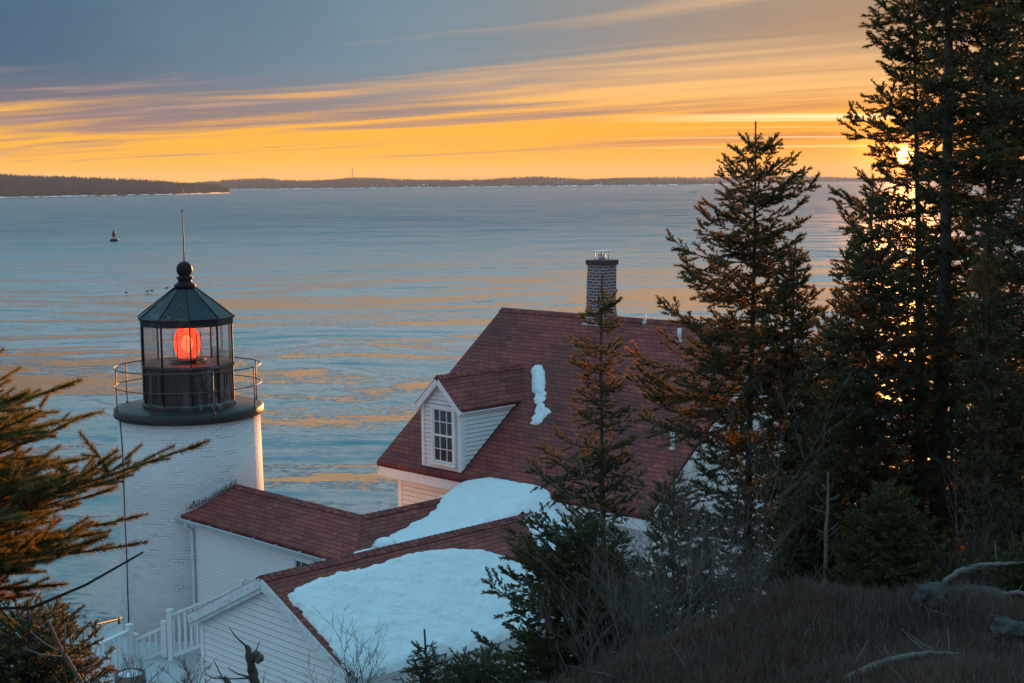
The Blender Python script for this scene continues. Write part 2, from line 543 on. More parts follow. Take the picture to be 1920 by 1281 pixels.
def ground_mat():
    m, nt, bs, tc = mat('ground')
    o = tc.outputs['Object']
    s = nt.sep(o)
    n = nt.noise(o, 0.5, 6, 0.65)
    lvl = nt.math('ADD', s[2], nt.math('MULTIPLY', nt.math('SUBTRACT', n, 0.5), 3.2))
    snow = nt.math('SUBTRACT', 1.0, nt.smooth(lvl, 14.4, 14.8))
    snow = nt.math('MULTIPLY', snow, nt.smooth(nt.math('ADD', s[2], nt.math('MULTIPLY', n, 3)), 9.6, 10.6))
    snow = nt.math('MULTIPLY', snow, nt.smooth(nt.math('ADD', s[0], nt.math('MULTIPLY', n, 2)), 9.2, 8.0))
    soil = nt.mix(nt.noise(o, 9, 8, 0.75), (0.018, 0.013, 0.011), (0.10, 0.065, 0.05))
    soil = nt.mix(nt.smooth(s[2], 7.5, 5.0), soil, (0.17, 0.13, 0.12))
    nt._in(bs.inputs['Base Color'], nt.mix(snow, soil, (0.82, 0.85, 0.88)))
    bs.inputs['Roughness'].default_value = 0.9
    bs.inputs['Specular IOR Level'].default_value = 0.05
    h = nt.math('ADD', nt.noise(o, 3, 8, 0.7), nt.math('MULTIPLY', nt.noise(o, 25, 6, 0.7), 0.5))
    nt._in(bs.inputs['Normal'], nt.bump(h, 0.9, 0.25))
    return m
M['ground'] = ground_mat()


def water_mat():
    m, nt, bs, tc = mat('water')
    g = nt.new('ShaderNodeNewGeometry')
    P = g.outputs['Position']
    warp = nt.noise(P, 0.012, 3, 0.5, color=True)
    Pw = nt.vmath('ADD', P, nt.vmath('SCALE', nt.vmath('SUBTRACT', warp, (0.5, 0.5, 0.5)), s=60.0))
    def layer(scale, amp, sx, rot, detail=2, rough=0.5, vec=None, ax=0.6):
        c = nt.noise(nt.mapping(vec or Pw, (sx, 1, 1), (0, 0, rot)), scale, detail, rough, color=True)
        c = nt.vmath('SUBTRACT', c, (0.5, 0.5, 0.5))
        return nt.vmath('MULTIPLY', c, (amp * ax, amp, 0.0))
    swell = layer(0.11, 0.52, 0.16, 0.10, 2, 0.45)
    swell = nt.vmath('ADD', swell, layer(0.03, 0.26, 0.25, -0.15, 2, 0.4))
    swell = nt.vmath('ADD', swell, layer(0.2, 0.36, 0.2, 0.0, 3, 0.5))
    mid = layer(0.42, 0.62, 0.38, -0.1, 4, 0.6)
    rip = layer(2.0, 0.75, 0.55, 0.05, 3, 0.6, P)
    fine = layer(7.0, 0.32, 0.4, 0.1, 3, 0.65, P)
    # wind patches: calm slicks against ruffled water
    patch = nt.noise(nt.mapping(P, (0.35, 1, 1), (0, 0, 0.2)), 0.011, 4, 0.6)
    dist = nt.vmath('LENGTH', nt.vmath('SUBTRACT', P, (0, 0, 21)))
    ruf = nt.math('MULTIPLY_ADD', nt.smooth(patch, 0.35, 0.65), 0.7, 0.4)
    ruf = nt.math('MULTIPLY', ruf, nt.math('MULTIPLY_ADD', nt.smooth(dist, 60, 700), 0.35, 0.65))
    sm = nt.vmath('ADD', swell, nt.vmath('SCALE', nt.vmath('ADD', nt.vmath('ADD', mid, rip), fine), s=ruf))
    N = nt.vmath('NORMALIZE', nt.vmath('ADD', sm, (0, 0, 1)))
    nt._in(bs.inputs['Normal'], N)
    nt._in(bs.inputs['Base Color'], (0.04, 0.13, 0.16))
    nt._in(bs.inputs['Roughness'], nt.math('MULTIPLY_ADD', nt.smooth(dist, 60, 900), 0.52, 0.07))
    bs.inputs['IOR'].default_value = 1.333
    return m
M['water'] = water_mat()


# ------------------------------------------------------------------ world
SUN_D = ray(1697, 291).normalized()
SUN_EL = math.asin(SUN_D.z); SUN_AZ = math.atan2(SUN_D.x, SUN_D.y)


def world():
    w = bpy.data.worlds.new('World'); scene.world = w; w.use_nodes = True
    nt = NT(w.node_tree)
    bg = nt.n['Background']
    tc = nt.new('ShaderNodeTexCoord')
    D = nt.vmath('NORMALIZE', tc.outputs['Generated'])
    s = nt.sep(D)
    el = nt.math('MULTIPLY', nt.math('ARCSINE', s[2]), 180 / PI)
    elc = nt.math('MAXIMUM', el, 0.0)
    sd = nt.vmath('DOT_PRODUCT', D, tuple(SUN_D))
    ang = nt.math('MULTIPLY', nt.math('ARCCOSINE', nt.math('MINIMUM', sd, 1.0)), 180 / PI)
    # cloud sheet seen in perspective: streets running across, a little towards the viewer on the right
    inv = nt.math('DIVIDE', 1.0, nt.math('ADD', nt.math('MAXIMUM', s[2], 0.0), 0.022))
    cx = nt.math('MULTIPLY', s[0], inv); cy = nt.math('MULTIPLY', s[1], inv)
    p = nt.comb(cx, cy, 0.0)
    pr = nt.mapping(p, (1, 1, 1), (0, 0, math.radians(38)))
    wp = nt.noise(pr, 0.12, 3, 0.5, color=True)
    pr = nt.vmath('ADD', pr, nt.vmath('SCALE', nt.vmath('SUBTRACT', wp, (0.5, 0.5, 0.5)), s=3.2))
    st = nt.mapping(pr, (0.07, 0.36, 1), (0, 0, 0), (3.1, 7.7, 0))
    n1 = nt.noise(st, 1.0, 5, 0.55)
    n2 = nt.noise(nt.mapping(pr, (0.07, 0.9, 1), (0, 0, 0.1), (9, 2, 0)), 1.0, 5, 0.6)
    n = nt.math('MULTIPLY_ADD', n2, 0.5, nt.math('MULTIPLY', n1, 0.6))
    # cover rises with height above the horizon
    bias = nt.ramp(nt.math('DIVIDE', elc, 12.0), [(0.0, 0.0), (0.085, 0.12), (0.14, 0.36), (0.21, 0.6), (0.33, 0.95), (0.5, 1.3), (1.0, 1.5)])
    near = nt.smooth(ang, 20.0, 2.0)
    bias = nt.math('SUBTRACT', bias, nt.math('MULTIPLY', near, 0.12))
    bias = nt.math('SUBTRACT', bias, nt.math('MULTIPLY', nt.smooth(elc, 1.8, 3.2), nt.math('MULTIPLY', nt.smooth(ang, 26.0, 5.0), 0.42)))
    cov = nt.smooth(nt.math('ADD', nt.math('MULTIPLY', nt.math('SUBTRACT', n, 0.55), 3.8), bias), 0.15, 0.85)
    sunp = nt.math('POWER', nt.smooth(ang, 24.0, 0.0), 1.4)
    gold = nt.mix(nt.smooth(elc, 1.2, 6.0), (0.92, 0.42, 0.015), (0.74, 0.42, 0.22))
    gold = nt.mix(nt.smooth(elc, 5.0, 9.5), gold, (0.30, 0.26, 0.26))
    rosy = nt.mix(nt.smooth(elc, 2.0, 6.5), (0.95, 0.50, 0.13), (0.62, 0.40, 0.24))
    gold = nt.mix(sunp, gold, (1.0, 0.37, 0.012))
    gold = nt.mix(nt.math('MULTIPLY', nt.smooth(elc, 2.0, 3.5), nt.smooth(ang, 26.0, 8.0)), gold, rosy)
    low = nt.mix(sunp, (0.27, 0.17, 0.155), (0.62, 0.22, 0.035))
    hn = nt.smooth(nt.math('ADD', s[0], nt.math('MULTIPLY', nt.noise(D, 3.2, 4, 0.6), 0.2)), -0.22, 0.06)
    high = nt.mix(sunp, nt.mix(hn, (0.042, 0.115, 0.195), (0.13, 0.225, 0.29)), (0.40, 0.24, 0.12))
    cl = nt.mix(nt.smooth(elc, 1.3, 4.8), low, high)
    cl = nt.mix(nt.math('MULTIPLY', nt.smooth(n2, 0.35, 0.7), 0.35), cl, nt.mix(1.0, cl, (1.35, 1.18, 1.1), 'MULTIPLY'))
    c = nt.mix(cov, gold, cl)
    wisp = nt.math('MULTIPLY', nt.smooth(n2, 0.56, 0.74), nt.math('MULTIPLY', nt.smooth(elc, 1.5, 2.5), nt.smooth(elc, 6.5, 3.5)))
    c = nt.mix(nt.math('MULTIPLY', wisp, 0.7), c, nt.mix(sunp, (0.62, 0.33, 0.22), (0.95, 0.50, 0.14)))
    # thin bright slit clouds near the sun
    n3 = nt.noise(nt.mapping(p, (0.05, 0.55, 1), (0, 0, 0.25), (1, 5, 0)), 1.0, 4, 0.5)
    slit = nt.math('MULTIPLY', nt.smooth(n3, 0.52, 0.66), nt.math('MULTIPLY', nt.smooth(ang, 13, 3), nt.math('MULTIPLY', nt.smooth(elc, 0.9, 1.4), nt.smooth(elc, 2.9, 2.2))))
    c = nt.mix(nt.math('MULTIPLY', slit, 0.8), c, (1.25, 0.95, 0.5))
    # the open blue dusk sky above the cloud sheet, rosy opposite the sun
    up = nt.ramp(nt.math('DIVIDE', elc, 90.0), [(0.0, (0.09, 0.18, 0.26)), (0.09, (0.17, 0.30, 0.39)), (0.15, (0.30, 0.50, 0.60)), (0.28, (0.34, 0.68, 0.84)), (0.45, (0.28, 0.70, 0.92)), (1.0, (0.32, 0.74, 0.97))])
    # the glow of the low sun pales the sky above it
    glow = nt.math('MULTIPLY', nt.smooth(ang, 58.0, 12.0), nt.smooth(elc, 34.0, 12.0))
    up = nt.mix(nt.math('MULTIPLY', glow, 0.7), up, (0.78, 0.74, 0.70))
    anti = nt.smooth(sd, 0.25, -0.6)
    rose = nt.mix(nt.smooth(elc, 3.0, 45.0), (0.42, 0.42, 0.52), (0.28, 0.56, 0.76))
    up = nt.mix(anti, up, rose)
    f_up = nt.math('MAXIMUM', nt.smooth(elc, 6.8, 10.0), nt.smooth(sd, 0.55, 0.1))
    c = nt.mix(f_up, c, up)
    # aureole and the sun itself
    halo = nt.math('POWER', nt.smooth(ang, 4.5, 0.0), 3.0)
    c = nt.mix(1.0, c, nt.mix(halo, (0, 0, 0), (1.6, 0.42, 0.03)), 'ADD')
    disc = nt.smooth(ang, 0.32, 0.26)
    c = nt.mix(disc, c, (60.0, 28.0, 6.5))
    sky = nt.new('ShaderNodeTexSky', sky_type='NISHITA')
    sky.sun_disc = False; sky.sun_elevation = SUN_EL; sky.sun_rotation = SUN_AZ
    sky.air_density = 1.0; sky.dust_density = 1.5
    c = nt.mix(1.0, c, nt.vmath('SCALE', sky.outputs[0], s=0.002), 'ADD')
    # below the horizon
    c = nt.mix(nt.smooth(el, -0.2, -1.5), c, (0.05, 0.07, 0.08))
    nt._in(bg.inputs[0], c)
    bg.inputs[1].default_value = 0.5
    w.cycles.sampling_method = 'MANUAL'; w.cycles.sample_map_resolution = 2048
world()

sun_d = bpy.data.lights.new('sun', 'SUN')
sun_d.energy = 5.0; sun_d.angle = math.radians(0.7); sun_d.color = (1.0, 0.37, 0.085)
sun = bpy.data.objects.new('sun', sun_d); COL.objects.link(sun)
sun.rotation_euler = (-SUN_D).to_track_quat('-Z', 'Y').to_euler()
sun.location = (0, 0, 60)

scene.view_settings.view_transform = 'Standard'
scene.view_settings.look = 'None'
scene.view_settings.exposure = 1.2
scene.view_settings.gamma = 1.0
scene.cycles.max_bounces = 6
scene.cycles.diffuse_bounces = 3
scene.cycles.glossy_bounces = 3
scene.cycles.transmission_bounces = 4
scene.cycles.transparent_max_bounces = 12
scene.cycles.caustics_reflective = False
scene.cycles.caustics_refractive = False
scene.cycles.use_denoising = True
scene.cycles.sample_clamp_indirect = 2.0
scene.cycles.sample_clamp_direct = 3.0
# ------------------------------------------------------------------ ground, water, far land
def ground_z(x, y):
    # the brushy knoll the photograph is taken from
    def knoll(yy):
        z = 19.35 - 0.150 * yy
        lat = max(0.0, 2.4 - x)
        z -= lat * 0.37 * max(0.0, min(1.3, yy / 13.0))
        return z
    if y < 12.5:
        zk = knoll(y)
    else:
        zk = knoll(12.5) - 0.150 * (1 - math.exp(-(y - 12.5))) - 0.56 * max(0.0, y - 12.5)
    zk -= 0.22 * max(0.0, min(1.0, (x - 2.0) / 2.0)) * max(0.0, min(1.0, (y - 6) / 5.0)) + 0.12
    zy = 11.0 - 0.25 * max(0.0, -8.0 - x)
    d = zk - zy
    z = zy + (math.log1p(math.exp(-abs(d) * 3.0)) / 3.0 + max(d, 0.0))
    ye = 36.0 + 0.5 * (x + 9.0) if x > -9 else 36.0 + 2.2 * (x + 9.0)
    if y > ye:
        z2 = z - (y - ye) * 1.35
        z = max(z2, -2.5)
    n = mnoise.noise(Vector((x * 0.35, y * 0.35, 3.1))) * 0.26 + mnoise.noise(Vector((x * 1.3, y * 1.3, 7.7))) * 0.12 + mnoise.noise(Vector((x * 3.1, y * 3.1, 1.7))) * 0.05
    if y > ye + 1: n += mnoise.noise(Vector((x * 0.5, y * 0.5, z * 0.4))) * 1.4
    z += 0.27 * math.exp(-((x - 3.75) / .62) ** 2 - ((y - 11.7) / .8) ** 2)
    k = 0.35 if (z < 11.6 and y <= ye + 1) else 1.0
    return z + n * k


def build_ground():
    xs = np.concatenate([np.arange(-70, -12, 2.0), np.arange(-12, 14, 0.3), np.arange(14, 71, 2.0)])
    ys = np.concatenate([np.arange(-30, 0, 2.0), np.arange(0, 46, 0.3), np.arange(46, 66, 1.0)])
    V = [(x, y, ground_z(x, y)) for y in ys for x in xs]
    nx = len(xs); F = []
    for j in range(len(ys) - 1):
        for i in range(nx - 1):
            a = j * nx + i
            F.append((a, a + 1, a + nx + 1, a + nx))
    o = mesh_np('ground', V, F, M['ground'], smooth=True)
    tag(o, kind='structure')
build_ground()

mb = MB()
mb.face([(-11000, -200, 0), (11000, -200, 0), (11000, 12000, 0), (-11000, 12000, 0)])
mb.build('water', M['water'], kind='structure')

# the air of the bay: one closed box of thin haze
def haze():
    m = bpy.data.materials.new('haze'); m.use_nodes = True
    nt = NT(m.node_tree); nt.n.remove(nt.n['Principled BSDF'])
    v = nt.new('ShaderNodeVolumePrincipled')
    v.inputs['Color'].default_value = (0.74, 0.88, 1.0, 1); v.inputs['Density'].default_value = HAZE
    v.inputs['Anisotropy'].default_value = 0.15
    nt.l.new(v.outputs[0], nt.n['Material Output'].inputs['Volume'])
    mb = MB(); mb.obox((0, 6100, 55), (1, 0, 0), (0, 1, 0), (0, 0, 1), 23400, 12900, 126)
    o = mb.build('haze', m, kind='stuff'); tag(o, 'thin evening haze over the bay')
HAZE = 3.6e-5
haze()


def interp(tab, x):
    xs = [t[0] for t in tab]; ys = [t[1] for t in tab]
    return float(np.interp(x, xs, ys))


def hzn(px): return 340.0 - 0.0105 * (px - 960)


def landmass(name, x0, x1, step, shore_y, top_tab, depth, rough, matname, ntrees, treeh, seed, label, snow=True):
    """hill range: shoreline distance from how far the waterline sits under the horizon"""
    rng = random.Random(seed)
    cols = []
    px = x0
    while px <= x1:
        Ys = 21.0 * FPX / max(4.0, shore_y(px) - hzn(px))
        sh = Vector((at(px, shore_y(px), Ys).x, Ys, -0.5))
        Yt = Ys + depth
        top = at(px, interp(top_tab, px), Yt)
        zt = max(1.0, top.z - treeh * 0.62)
        col = []
        for k, f in enumerate((0.0, 0.04, 0.1, 0.25, 0.45, 0.7, 1.0, 1.5, 2.2)):
            x = sh.x * (1 + f * depth / Ys); y = Ys + depth * f
            z = (zt * math.sin(min(f, 1.0) * PI / 2) ** 0.8) if f <= 1 else zt * (1 - (f - 1) * 0.6)
            z += rough * mnoise.noise(Vector((x * 0.004, y * 0.004, 0))) * min(1, f * 3) * (1 if f < .9 else .3)
            if k == 0: z = -0.5
            if k == 1: z = max(z * .3, 1.5)
            col.append(Vector((x, y, z)))
        cols.append(col); px += step
    V = [p for c in cols for p in c]; m = len(cols[0]); F = []
    for i in range(len(cols) - 1):
        for k in range(m - 1):
            a = i * m + k
            F.append((a, a + m, a + m + 1, a + 1))
    o = mesh_np(name, V, F, M[matname], smooth=True); tag(o, kind='structure')
    # forest cover
    TV = []; TF = []
    nc = len(cols)
    for _ in range(ntrees):
        i = rng.random() * (nc - 1.001); k = 1.6 + rng.random() ** 0.8 * (m - 3.2)
        i0 = int(i); k0 = int(k); fi = i - i0; fk = k - k0
        p = cols[i0][k0].lerp(cols[i0+1][k0], fi).lerp(cols[i0][k0+1].lerp(cols[i0+1][k0+1], fi), fk)
        h = treeh * rng.uniform(0.6, 1.15); r = h * rng.uniform(0.2, 0.32)
        a0 = rng.random() * 2; b = len(TV)
        for q in range(4):
            a = a0 + q * PI / 2
            TV.append((p.x + r * math.cos(a), p.y + r * math.sin(a), p.z - 1 + h * 0.1))
        TV.append((p.x, p.y, p.z + h))
        for q in range(4): TF.append((b + q, b + (q + 1) % 4, b + 4))
    f = mesh_np('forest', TV, TF, M['far_tree'])
    tag(f, label, 'forest', kind='stuff')
    return cols


isl_top = [(-400, 322), (-200, 325), (0, 329), (100, 333), (200, 337), (300, 343), (340, 345), (380, 347), (410, 350), (424, 357), (432, 361)]
isl_sh = lambda x: interp([(-400, 382), (0, 372.5), (200, 368.5), (330, 366), (400, 363.5), (434, 362)], x)
landmass('hills', -420, 432, 8, isl_sh, isl_top, 330, 5, 'far_tree', 9000, 13, 5, 'dark spruce forest covering the low island at left')
far_top = [(330, 347), (380, 342), (430, 338.5), (450, 337), (500, 336), (530, 338.5), (560, 339), (610, 338), (660, 335), (700, 335.5), (760, 337), (850, 338), (900, 337.5), (940, 335.5),
           (1000, 333.5), (1050, 335), (1100, 337.5), (1150, 335), (1200, 334.5), (1260, 336), (1330, 340), (1350, 344)]
far_sh = lambda x: hzn(x) + 10.3
landmass('hills', 330, 1350, 10, far_sh, far_top, 700, 8, 'far_tree', 9000, 14, 6, 'bare wooded hills along the far shore')
far2 = [(1080, 340), (1150, 334.5), (1250, 332.5), (1350, 331.5), (1450, 330.5), (1530, 331), (1600, 333.5), (1700, 334), (1800, 333), (2100, 330), (2400, 331)]
landmass('hills', 1080, 2400, 20, lambda x: hzn(x) + 7.2, far2, 1200, 8, 'far_tree', 5000, 16, 7, 'faint wooded ridge on the horizon beneath the sunset')

# snowy rocky shore strip of the island
mb = MB(); prev = None; rng = random.Random(4)
for i in range(0, 120):
    px = -400 + i * 7
    if px > 430: break
    y = isl_sh(px); Y = 21 * FPX / (y - hzn(px))
    a = at(px, y, Y); w = rng.uniform(6, 20); h = rng.uniform(0.5, 2.6)
    cur = (Vector((a.x, Y - 6, 0.9)), Vector((a.x, Y + w * .6, h)), Vector((a.x, Y + 26, h + 1.0)))
    if prev:
        mb.face([prev[0], cur[0], cur[1], prev[1]]); mb.face([prev[1], cur[1], cur[2], prev[2]])
    prev = cur
mb.build('snowy_shore', M['snow'], kind='structure')
mb = MB(); prev = None
for i in range(0, 120):
    px = -400 + i * 7
    if px > 436: break
    y = isl_sh(px); Y = 21 * FPX / (y - hzn(px))
    a = at(px, y, Y)
    cur = (Vector((a.x, Y - 20 - rng.uniform(0, 10), -0.2)), Vector((a.x, Y - 8, rng.uniform(1.0, 2.0))), Vector((a.x, Y + 1, 1.2)))
    if prev:
        mb.face([prev[0], cur[0], cur[1], prev[1]]); mb.face([prev[1], cur[1], cur[2], prev[2]])
    prev = cur
mb.build('rocky_shore', M['dark_trim'], kind='structure')
mb = MB(); prev = None
for i in range(0, 260):
    px = 330 + i * 4
    Y = 21 * FPX / 10.3
    a = at(px, hzn(px) + 10.3, Y)
    cur = (Vector((a.x, Y - 20, 0.2)), Vector((a.x, Y + 60, rng.uniform(0.2, 4.0))))
    if prev: mb.face([prev[0], cur[0], cur[1], prev[1]])
    prev = cur
mb.build('snowy_shore', M['snow'], kind='structure')

# houses strung along the far shore: (px, width px, height px, lift px, roof?)
HS = [(424, 6, 2.5, 2, 0), (453, 5, 3, 2, 1), (446, 4, 2, 1, 0), (475, 4, 2, 1, 0), (491, 5, 2.5, 1, 1), (560, 6, 2.5, 1, 1), (610, 6, 3, 2, 0), (618, 5, 3.5, 3, 1), (628, 6, 4, 3, 1), (636, 5, 3, 2, 1),
      (655, 8, 2, 1, 0), (672, 5, 2, 1, 1), (686, 9, 2.5, 2, 0), (697, 10, 3, 2, 0), (706, 5, 4, 3, 1), (722, 11, 2.5, 1, 0), (734, 11, 3.5, 2, 0), (755, 4, 3, 3, 1), (762, 8, 2.5, 2, 0),
      (784, 14, 3, 3, 0), (799, 12, 4, 3, 0), (822, 6, 2.5, 2, 1), (842, 6, 2.5, 2, 1), (853, 8, 2.5, 2, 0), (886, 8, 3, 1, 1), (949, 7, 3, 1, 1), (998, 4, 3, 2, 1), (1006, 4, 2, 1, 0),
      (1048, 5, 5, 3, 1), (1054, 5, 7, 3, 1), (1094, 4, 3, 2, 0), (1103, 4, 4, 2, 1), (1118, 12, 2.5, 1, 0), (1128, 5, 4, 2, 1), (1216, 5, 2.5, 1, 1), (1286, 6, 2.5, 2, 1)]
LABEL_AT = {0: 'tiny pale house just right of the dark island tip', 19: 'longest low white building on the far shore', 20: 'white building at the right end of the longest low one on the far shore',
            29: 'tallest white house on the far shore, right of the brick chimney view', 35: 'rightmost pale house on the far shore, left of the spruce top', 24: 'lone white cabin at mid far shore',
            25: 'lone pale cabin left of the tallest far house', 5: 'lone white cabin on the shore left of the village'}
for i, (px, w, h, lift, roof) in enumerate(HS):
    if i == 29: LABEL_AT[29] = 'tallest white house on the far shore across the bay'
    Y = 21 * FPX / 10.3 + 40 + lift * 25
    sc = Y / FPX
    c = at(px, hzn(px) + 10.3 - lift * 0.8, Y)
    ww = w * sc; hh = h * sc * 0.75; z0 = c.z - 3
    mb = MB()
    d = ww * 0.45
    mb.obox((c.x, Y, z0 + (hh + 3) / 2), (1, 0, 0), (0, 1, 0), (0, 0, 1), ww, d, hh + 3)
    t = thing('house', (c.x, Y, z0), LABEL_AT.get(i, 'small pale house among many on the far snowy shore'), 'house', 'houses along the far shore')
    mb.build('wall', M['far_white'], t)
    mb = MB(); zr = z0 + hh + 3; rh = hh * (0.55 if roof else 0.25)
    a = [(c.x - ww*.53, Y - d*.55, zr), (c.x + ww*.53, Y - d*.55, zr), (c.x + ww*.53, Y, zr + rh), (c.x - ww*.53, Y, zr + rh), (c.x - ww*.53, Y + d*.55, zr), (c.x + ww*.53, Y + d*.55, zr)]
    mb.idx(a, [(0, 1, 2, 3), (3, 2, 5, 4), (0, 3, 4), (1, 5, 2)])
    mb.build('roof', M['far_roof'] if roof else M['snow'], t)

# radio mast on the far hill
c = at(661, 334, 6400)
t = thing('radio_mast', (c.x, 6400, c.z - 20), 'thin radio mast standing on the far wooded hill', 'mast')
mb = MB(); mb.tube([(c.x, 6400, c.z - 20), (c.x, 6400, c.z + 46)], 1.1, 4); mb.build('pole', M['iron'], t)
mb = MB()
for sx in (-1, 1):
    mb.tube([(c.x, 6400, c.z + 34), (c.x + sx * 26, 6400, c.z - 14)], 0.25, 3)
mb.build('guy_wire', M['iron'], t)

# small white boat
c = on_z(1300, 361, 0.0); c.z = 0
t = thing('motor_boat', c, 'tiny white boat on the water near the far shore', 'boat')
mb = MB()
mb.idx([(c.x - 7, c.y - 2, 1.6), (c.x + 5, c.y - 2, 1.4), (c.x + 9, c.y, 2.2), (c.x + 5, c.y + 2, 1.4), (c.x - 7, c.y + 2, 1.6), (c.x - 6, c.y - 1.2, -0.3), (c.x + 6, c.y, -0.3), (c.x - 6, c.y + 1.2, -0.3)],
       [(0, 1, 2, 3, 4), (0, 5, 6, 1), (1, 6, 2), (2, 6, 3), (3, 6, 7, 4), (4, 7, 5, 0)])
mb.build('hull', M['far_white'], t)
mb = MB(); mb.obox((c.x - 0.5, c.y, 2.6), (1, 0, 0), (0, 1, 0), (0, 0, 1), 4.5, 2.6, 2.2); mb.build('cabin', M['far_white'], t)

# navigation buoy
c = on_z(214, 453, 0.0); S = c.y / FPX; bx, by = c.x, c.y
t = thing('navigation_buoy', (bx, by, 0), 'dark navigation buoy floating alone on the bay at left', 'buoy')
mb = MB(); mb.lathe((bx, by, 0), [(1.2, -0.4), (1.5, 0.1), (1.5, 0.7), (1.1, 0.95)], 16); mb.build('float', M['buoy_dark'], t)
mb = MB()
for k in range(4):
    a = k * PI / 2 + 0.5
    mb.tube([(bx + 0.8 * math.cos(a), by + 0.8 * math.sin(a), 0.9), (bx + 0.3 * math.cos(a), by + 0.3 * math.sin(a), 3.6)], 0.09, 5)
    for zz in (1.7, 2.5):
        r0 = 0.8 - (zz - 0.9) * 0.185
        mb.tube([(bx + r0 * math.cos(a), by + r0 * math.sin(a), zz), (bx + r0 * math.cos(a + PI/2), by + r0 * math.sin(a + PI/2), zz)], 0.06, 4)
mb.build('frame', M['buoy_dark'], t)
mb = MB()
for k in range(2):
    ax = Vector((math.cos(k * PI / 2 + .3), math.sin(k * PI / 2 + .3), 0))
    mb.obox((bx, by, 2.75), ax, (-ax.y, ax.x, 0), (0, 0, 1), 1.15, 0.04, 1.5)
mb.build('radar_reflector', M['buoy_dark'], t)
mb = MB(); mb.lathe((bx, by, 0), [(0.3, 3.6), (0.32, 3.7), (0.2, 3.75), (0.2, 4.2), (0.26, 4.25), (0.05, 4.45)], 10); mb.build('lamp', M['buoy_dark'], t)
mb = MB(); mb.obox((bx + 0.62, by - 0.2, 3.2), (1, 0, 0), (0, 1, 0), (0, 0, 1), 0.35, 0.3, 0.55); mb.build('battery_box', M['far_white'], t)
mb = MB(); mb.lathe((bx + 1.75, by - 0.3, 0), [(0.3, 0.2), (0.42, 0.5), (0.3, 0.9)], 10); mb.build('fender', M['far_white'], t)

# ducks
dk = [(237, 549.5, 'leftmost dark duck, swimming apart from the pair'), (276.5, 547, 'left duck of the close pair on the water'), (285.5, 546, 'right duck of the close pair on the water'), (313, 541, 'rightmost dark duck near the lighthouse rod')]
first = None
for px, py, lab in dk:
    c = on_z(px, py, 0.0)
    if first is None:
        t = thing('duck', (c.x, c.y, 0), lab, 'duck', 'ducks swimming beyond the lighthouse')
        mb = MB(); V = []; F = []
        prof = [(-0.42, 0.03, 0.2), (-0.3, 0.1, 0.14), (-0.12, 0.15, 0.12), (0.06, 0.15, 0.12), (0.2, 0.1, 0.16), (0.25, 0.06, 0.26), (0.27, 0.05, 0.36), (0.33, 0.065, 0.43), (0.4, 0.045, 0.42), (0.48, 0.018, 0.40)]
        for (dx, r, dz) in prof:
            for k in range(8):
                a = k * PI / 4
                V.append((c.x + dx, c.y + r * math.cos(a), dz + r * math.sin(a) * 0.85))
        for i in range(len(prof) - 1):
            for k in range(8):
                a = i * 8 + k; b = i * 8 + (k + 1) % 8
                F.append((a, b, b + 8, a + 8))
        mb.idx(V, F, True)
        mb.build('body', M['buoy_dark'], t); first = t
    else:
        r = first.copy(); COL.objects.link(r); r.location = (c.x, c.y, 0); r['label'] = lab
        for ch in first.children:
            d = ch.copy(); COL.objects.link(d); d.parent = r

# ------------------------------------------------------------------ lighthouse
TC = Vector((-7.24, 33.0, 0))
CAMA = math.atan2(-33.0, 7.24)
T = thing('lighthouse', (TC.x, TC.y, 10.8), 'white painted brick lighthouse with black lantern and red glowing light', 'lighthouse')
mb = MB(); mb.lathe(TC, [(1.70, 10.3), (1.685, 12.0), (1.655, 14.0), (1.625, 15.74)], 96); mb.build('tower_wall', M['tower_brick'], T)
mb = MB(); mb.lathe(TC, [(1.64, 15.735), (1.70, 15.76), (1.71, 15.80), (1.70, 15.93), (1.66, 15.955), (0.2, 15.96)], 96); mb.build('gallery_deck', M['deck_iron'], T)
LA = CAMA + math.radians(4)
# lower iron wall of the lantern, ten-sided, with panels
mb = MB(); mb.lathe(TC, [(1.08, 15.94), (1.10, 15.96), (1.10, 16.03), (1.045, 16.08), (1.045, 16.84), (1.09, 16.87), (1.09, 16.925), (1.0, 16.93)], 10, LA, smooth=False)
base = mb.build('lantern_wall', M['lantern_wall'], T)
mb = MB()
for k in range(10):
    a = LA + (k + 0.5) * PI / 5
    nrm = Vector((math.cos(a), math.sin(a), 0)); tg = Vector((-nrm.y, nrm.x, 0)); ap = 1.045 * math.cos(PI / 10)
    c = TC + nrm * (ap + 0.008)
    for q in (-1, 1):
        cc = c + tg * q * 0.145
        for (dx, dz, sx, sz) in ((-0.10, 0, 0.025, 0.56), (0.10, 0, 0.025, 0.56), (0, -0.28, 0.225, 0.025)):
            mb.obox(cc + tg * dx + Vector((0, 0, 16.42 + dz)), tg, nrm, (0, 0, 1), sx, 0.018, sz)
        arc = [cc + tg * (0.10 * math.cos(b)) + Vector((0, 0, 16.70 + 0.07 * math.sin(b))) for b in [PI * j / 6 for j in range(7)]]
        for j in range(6): mb.beam(arc[j], arc[j+1], 0.022, 0.018, nrm)
mb.build('wall_panel', M['lantern_wall'], T)
for k in range(10):
    mb = MB()
    a = LA + k * PI / 5
    p = TC + Vector((math.cos(a), math.sin(a), 0)) * 1.055
    mb.obox(p + Vector((0, 0, 17.37)), (math.cos(a), math.sin(a), 0), (-math.sin(a), math.cos(a), 0), (0, 0, 1), 0.04, 0.03, 0.90)
    q = TC + Vector((math.cos(a), math.sin(a), 0)) * 1.05
    mb.obox(q + Vector((0, 0, 16.46)), (math.cos(a), math.sin(a), 0), (-math.sin(a), math.cos(a), 0), (0, 0, 1), 0.035, 0.04, 0.76)
    mb.build('lantern_post', M['iron'], T)
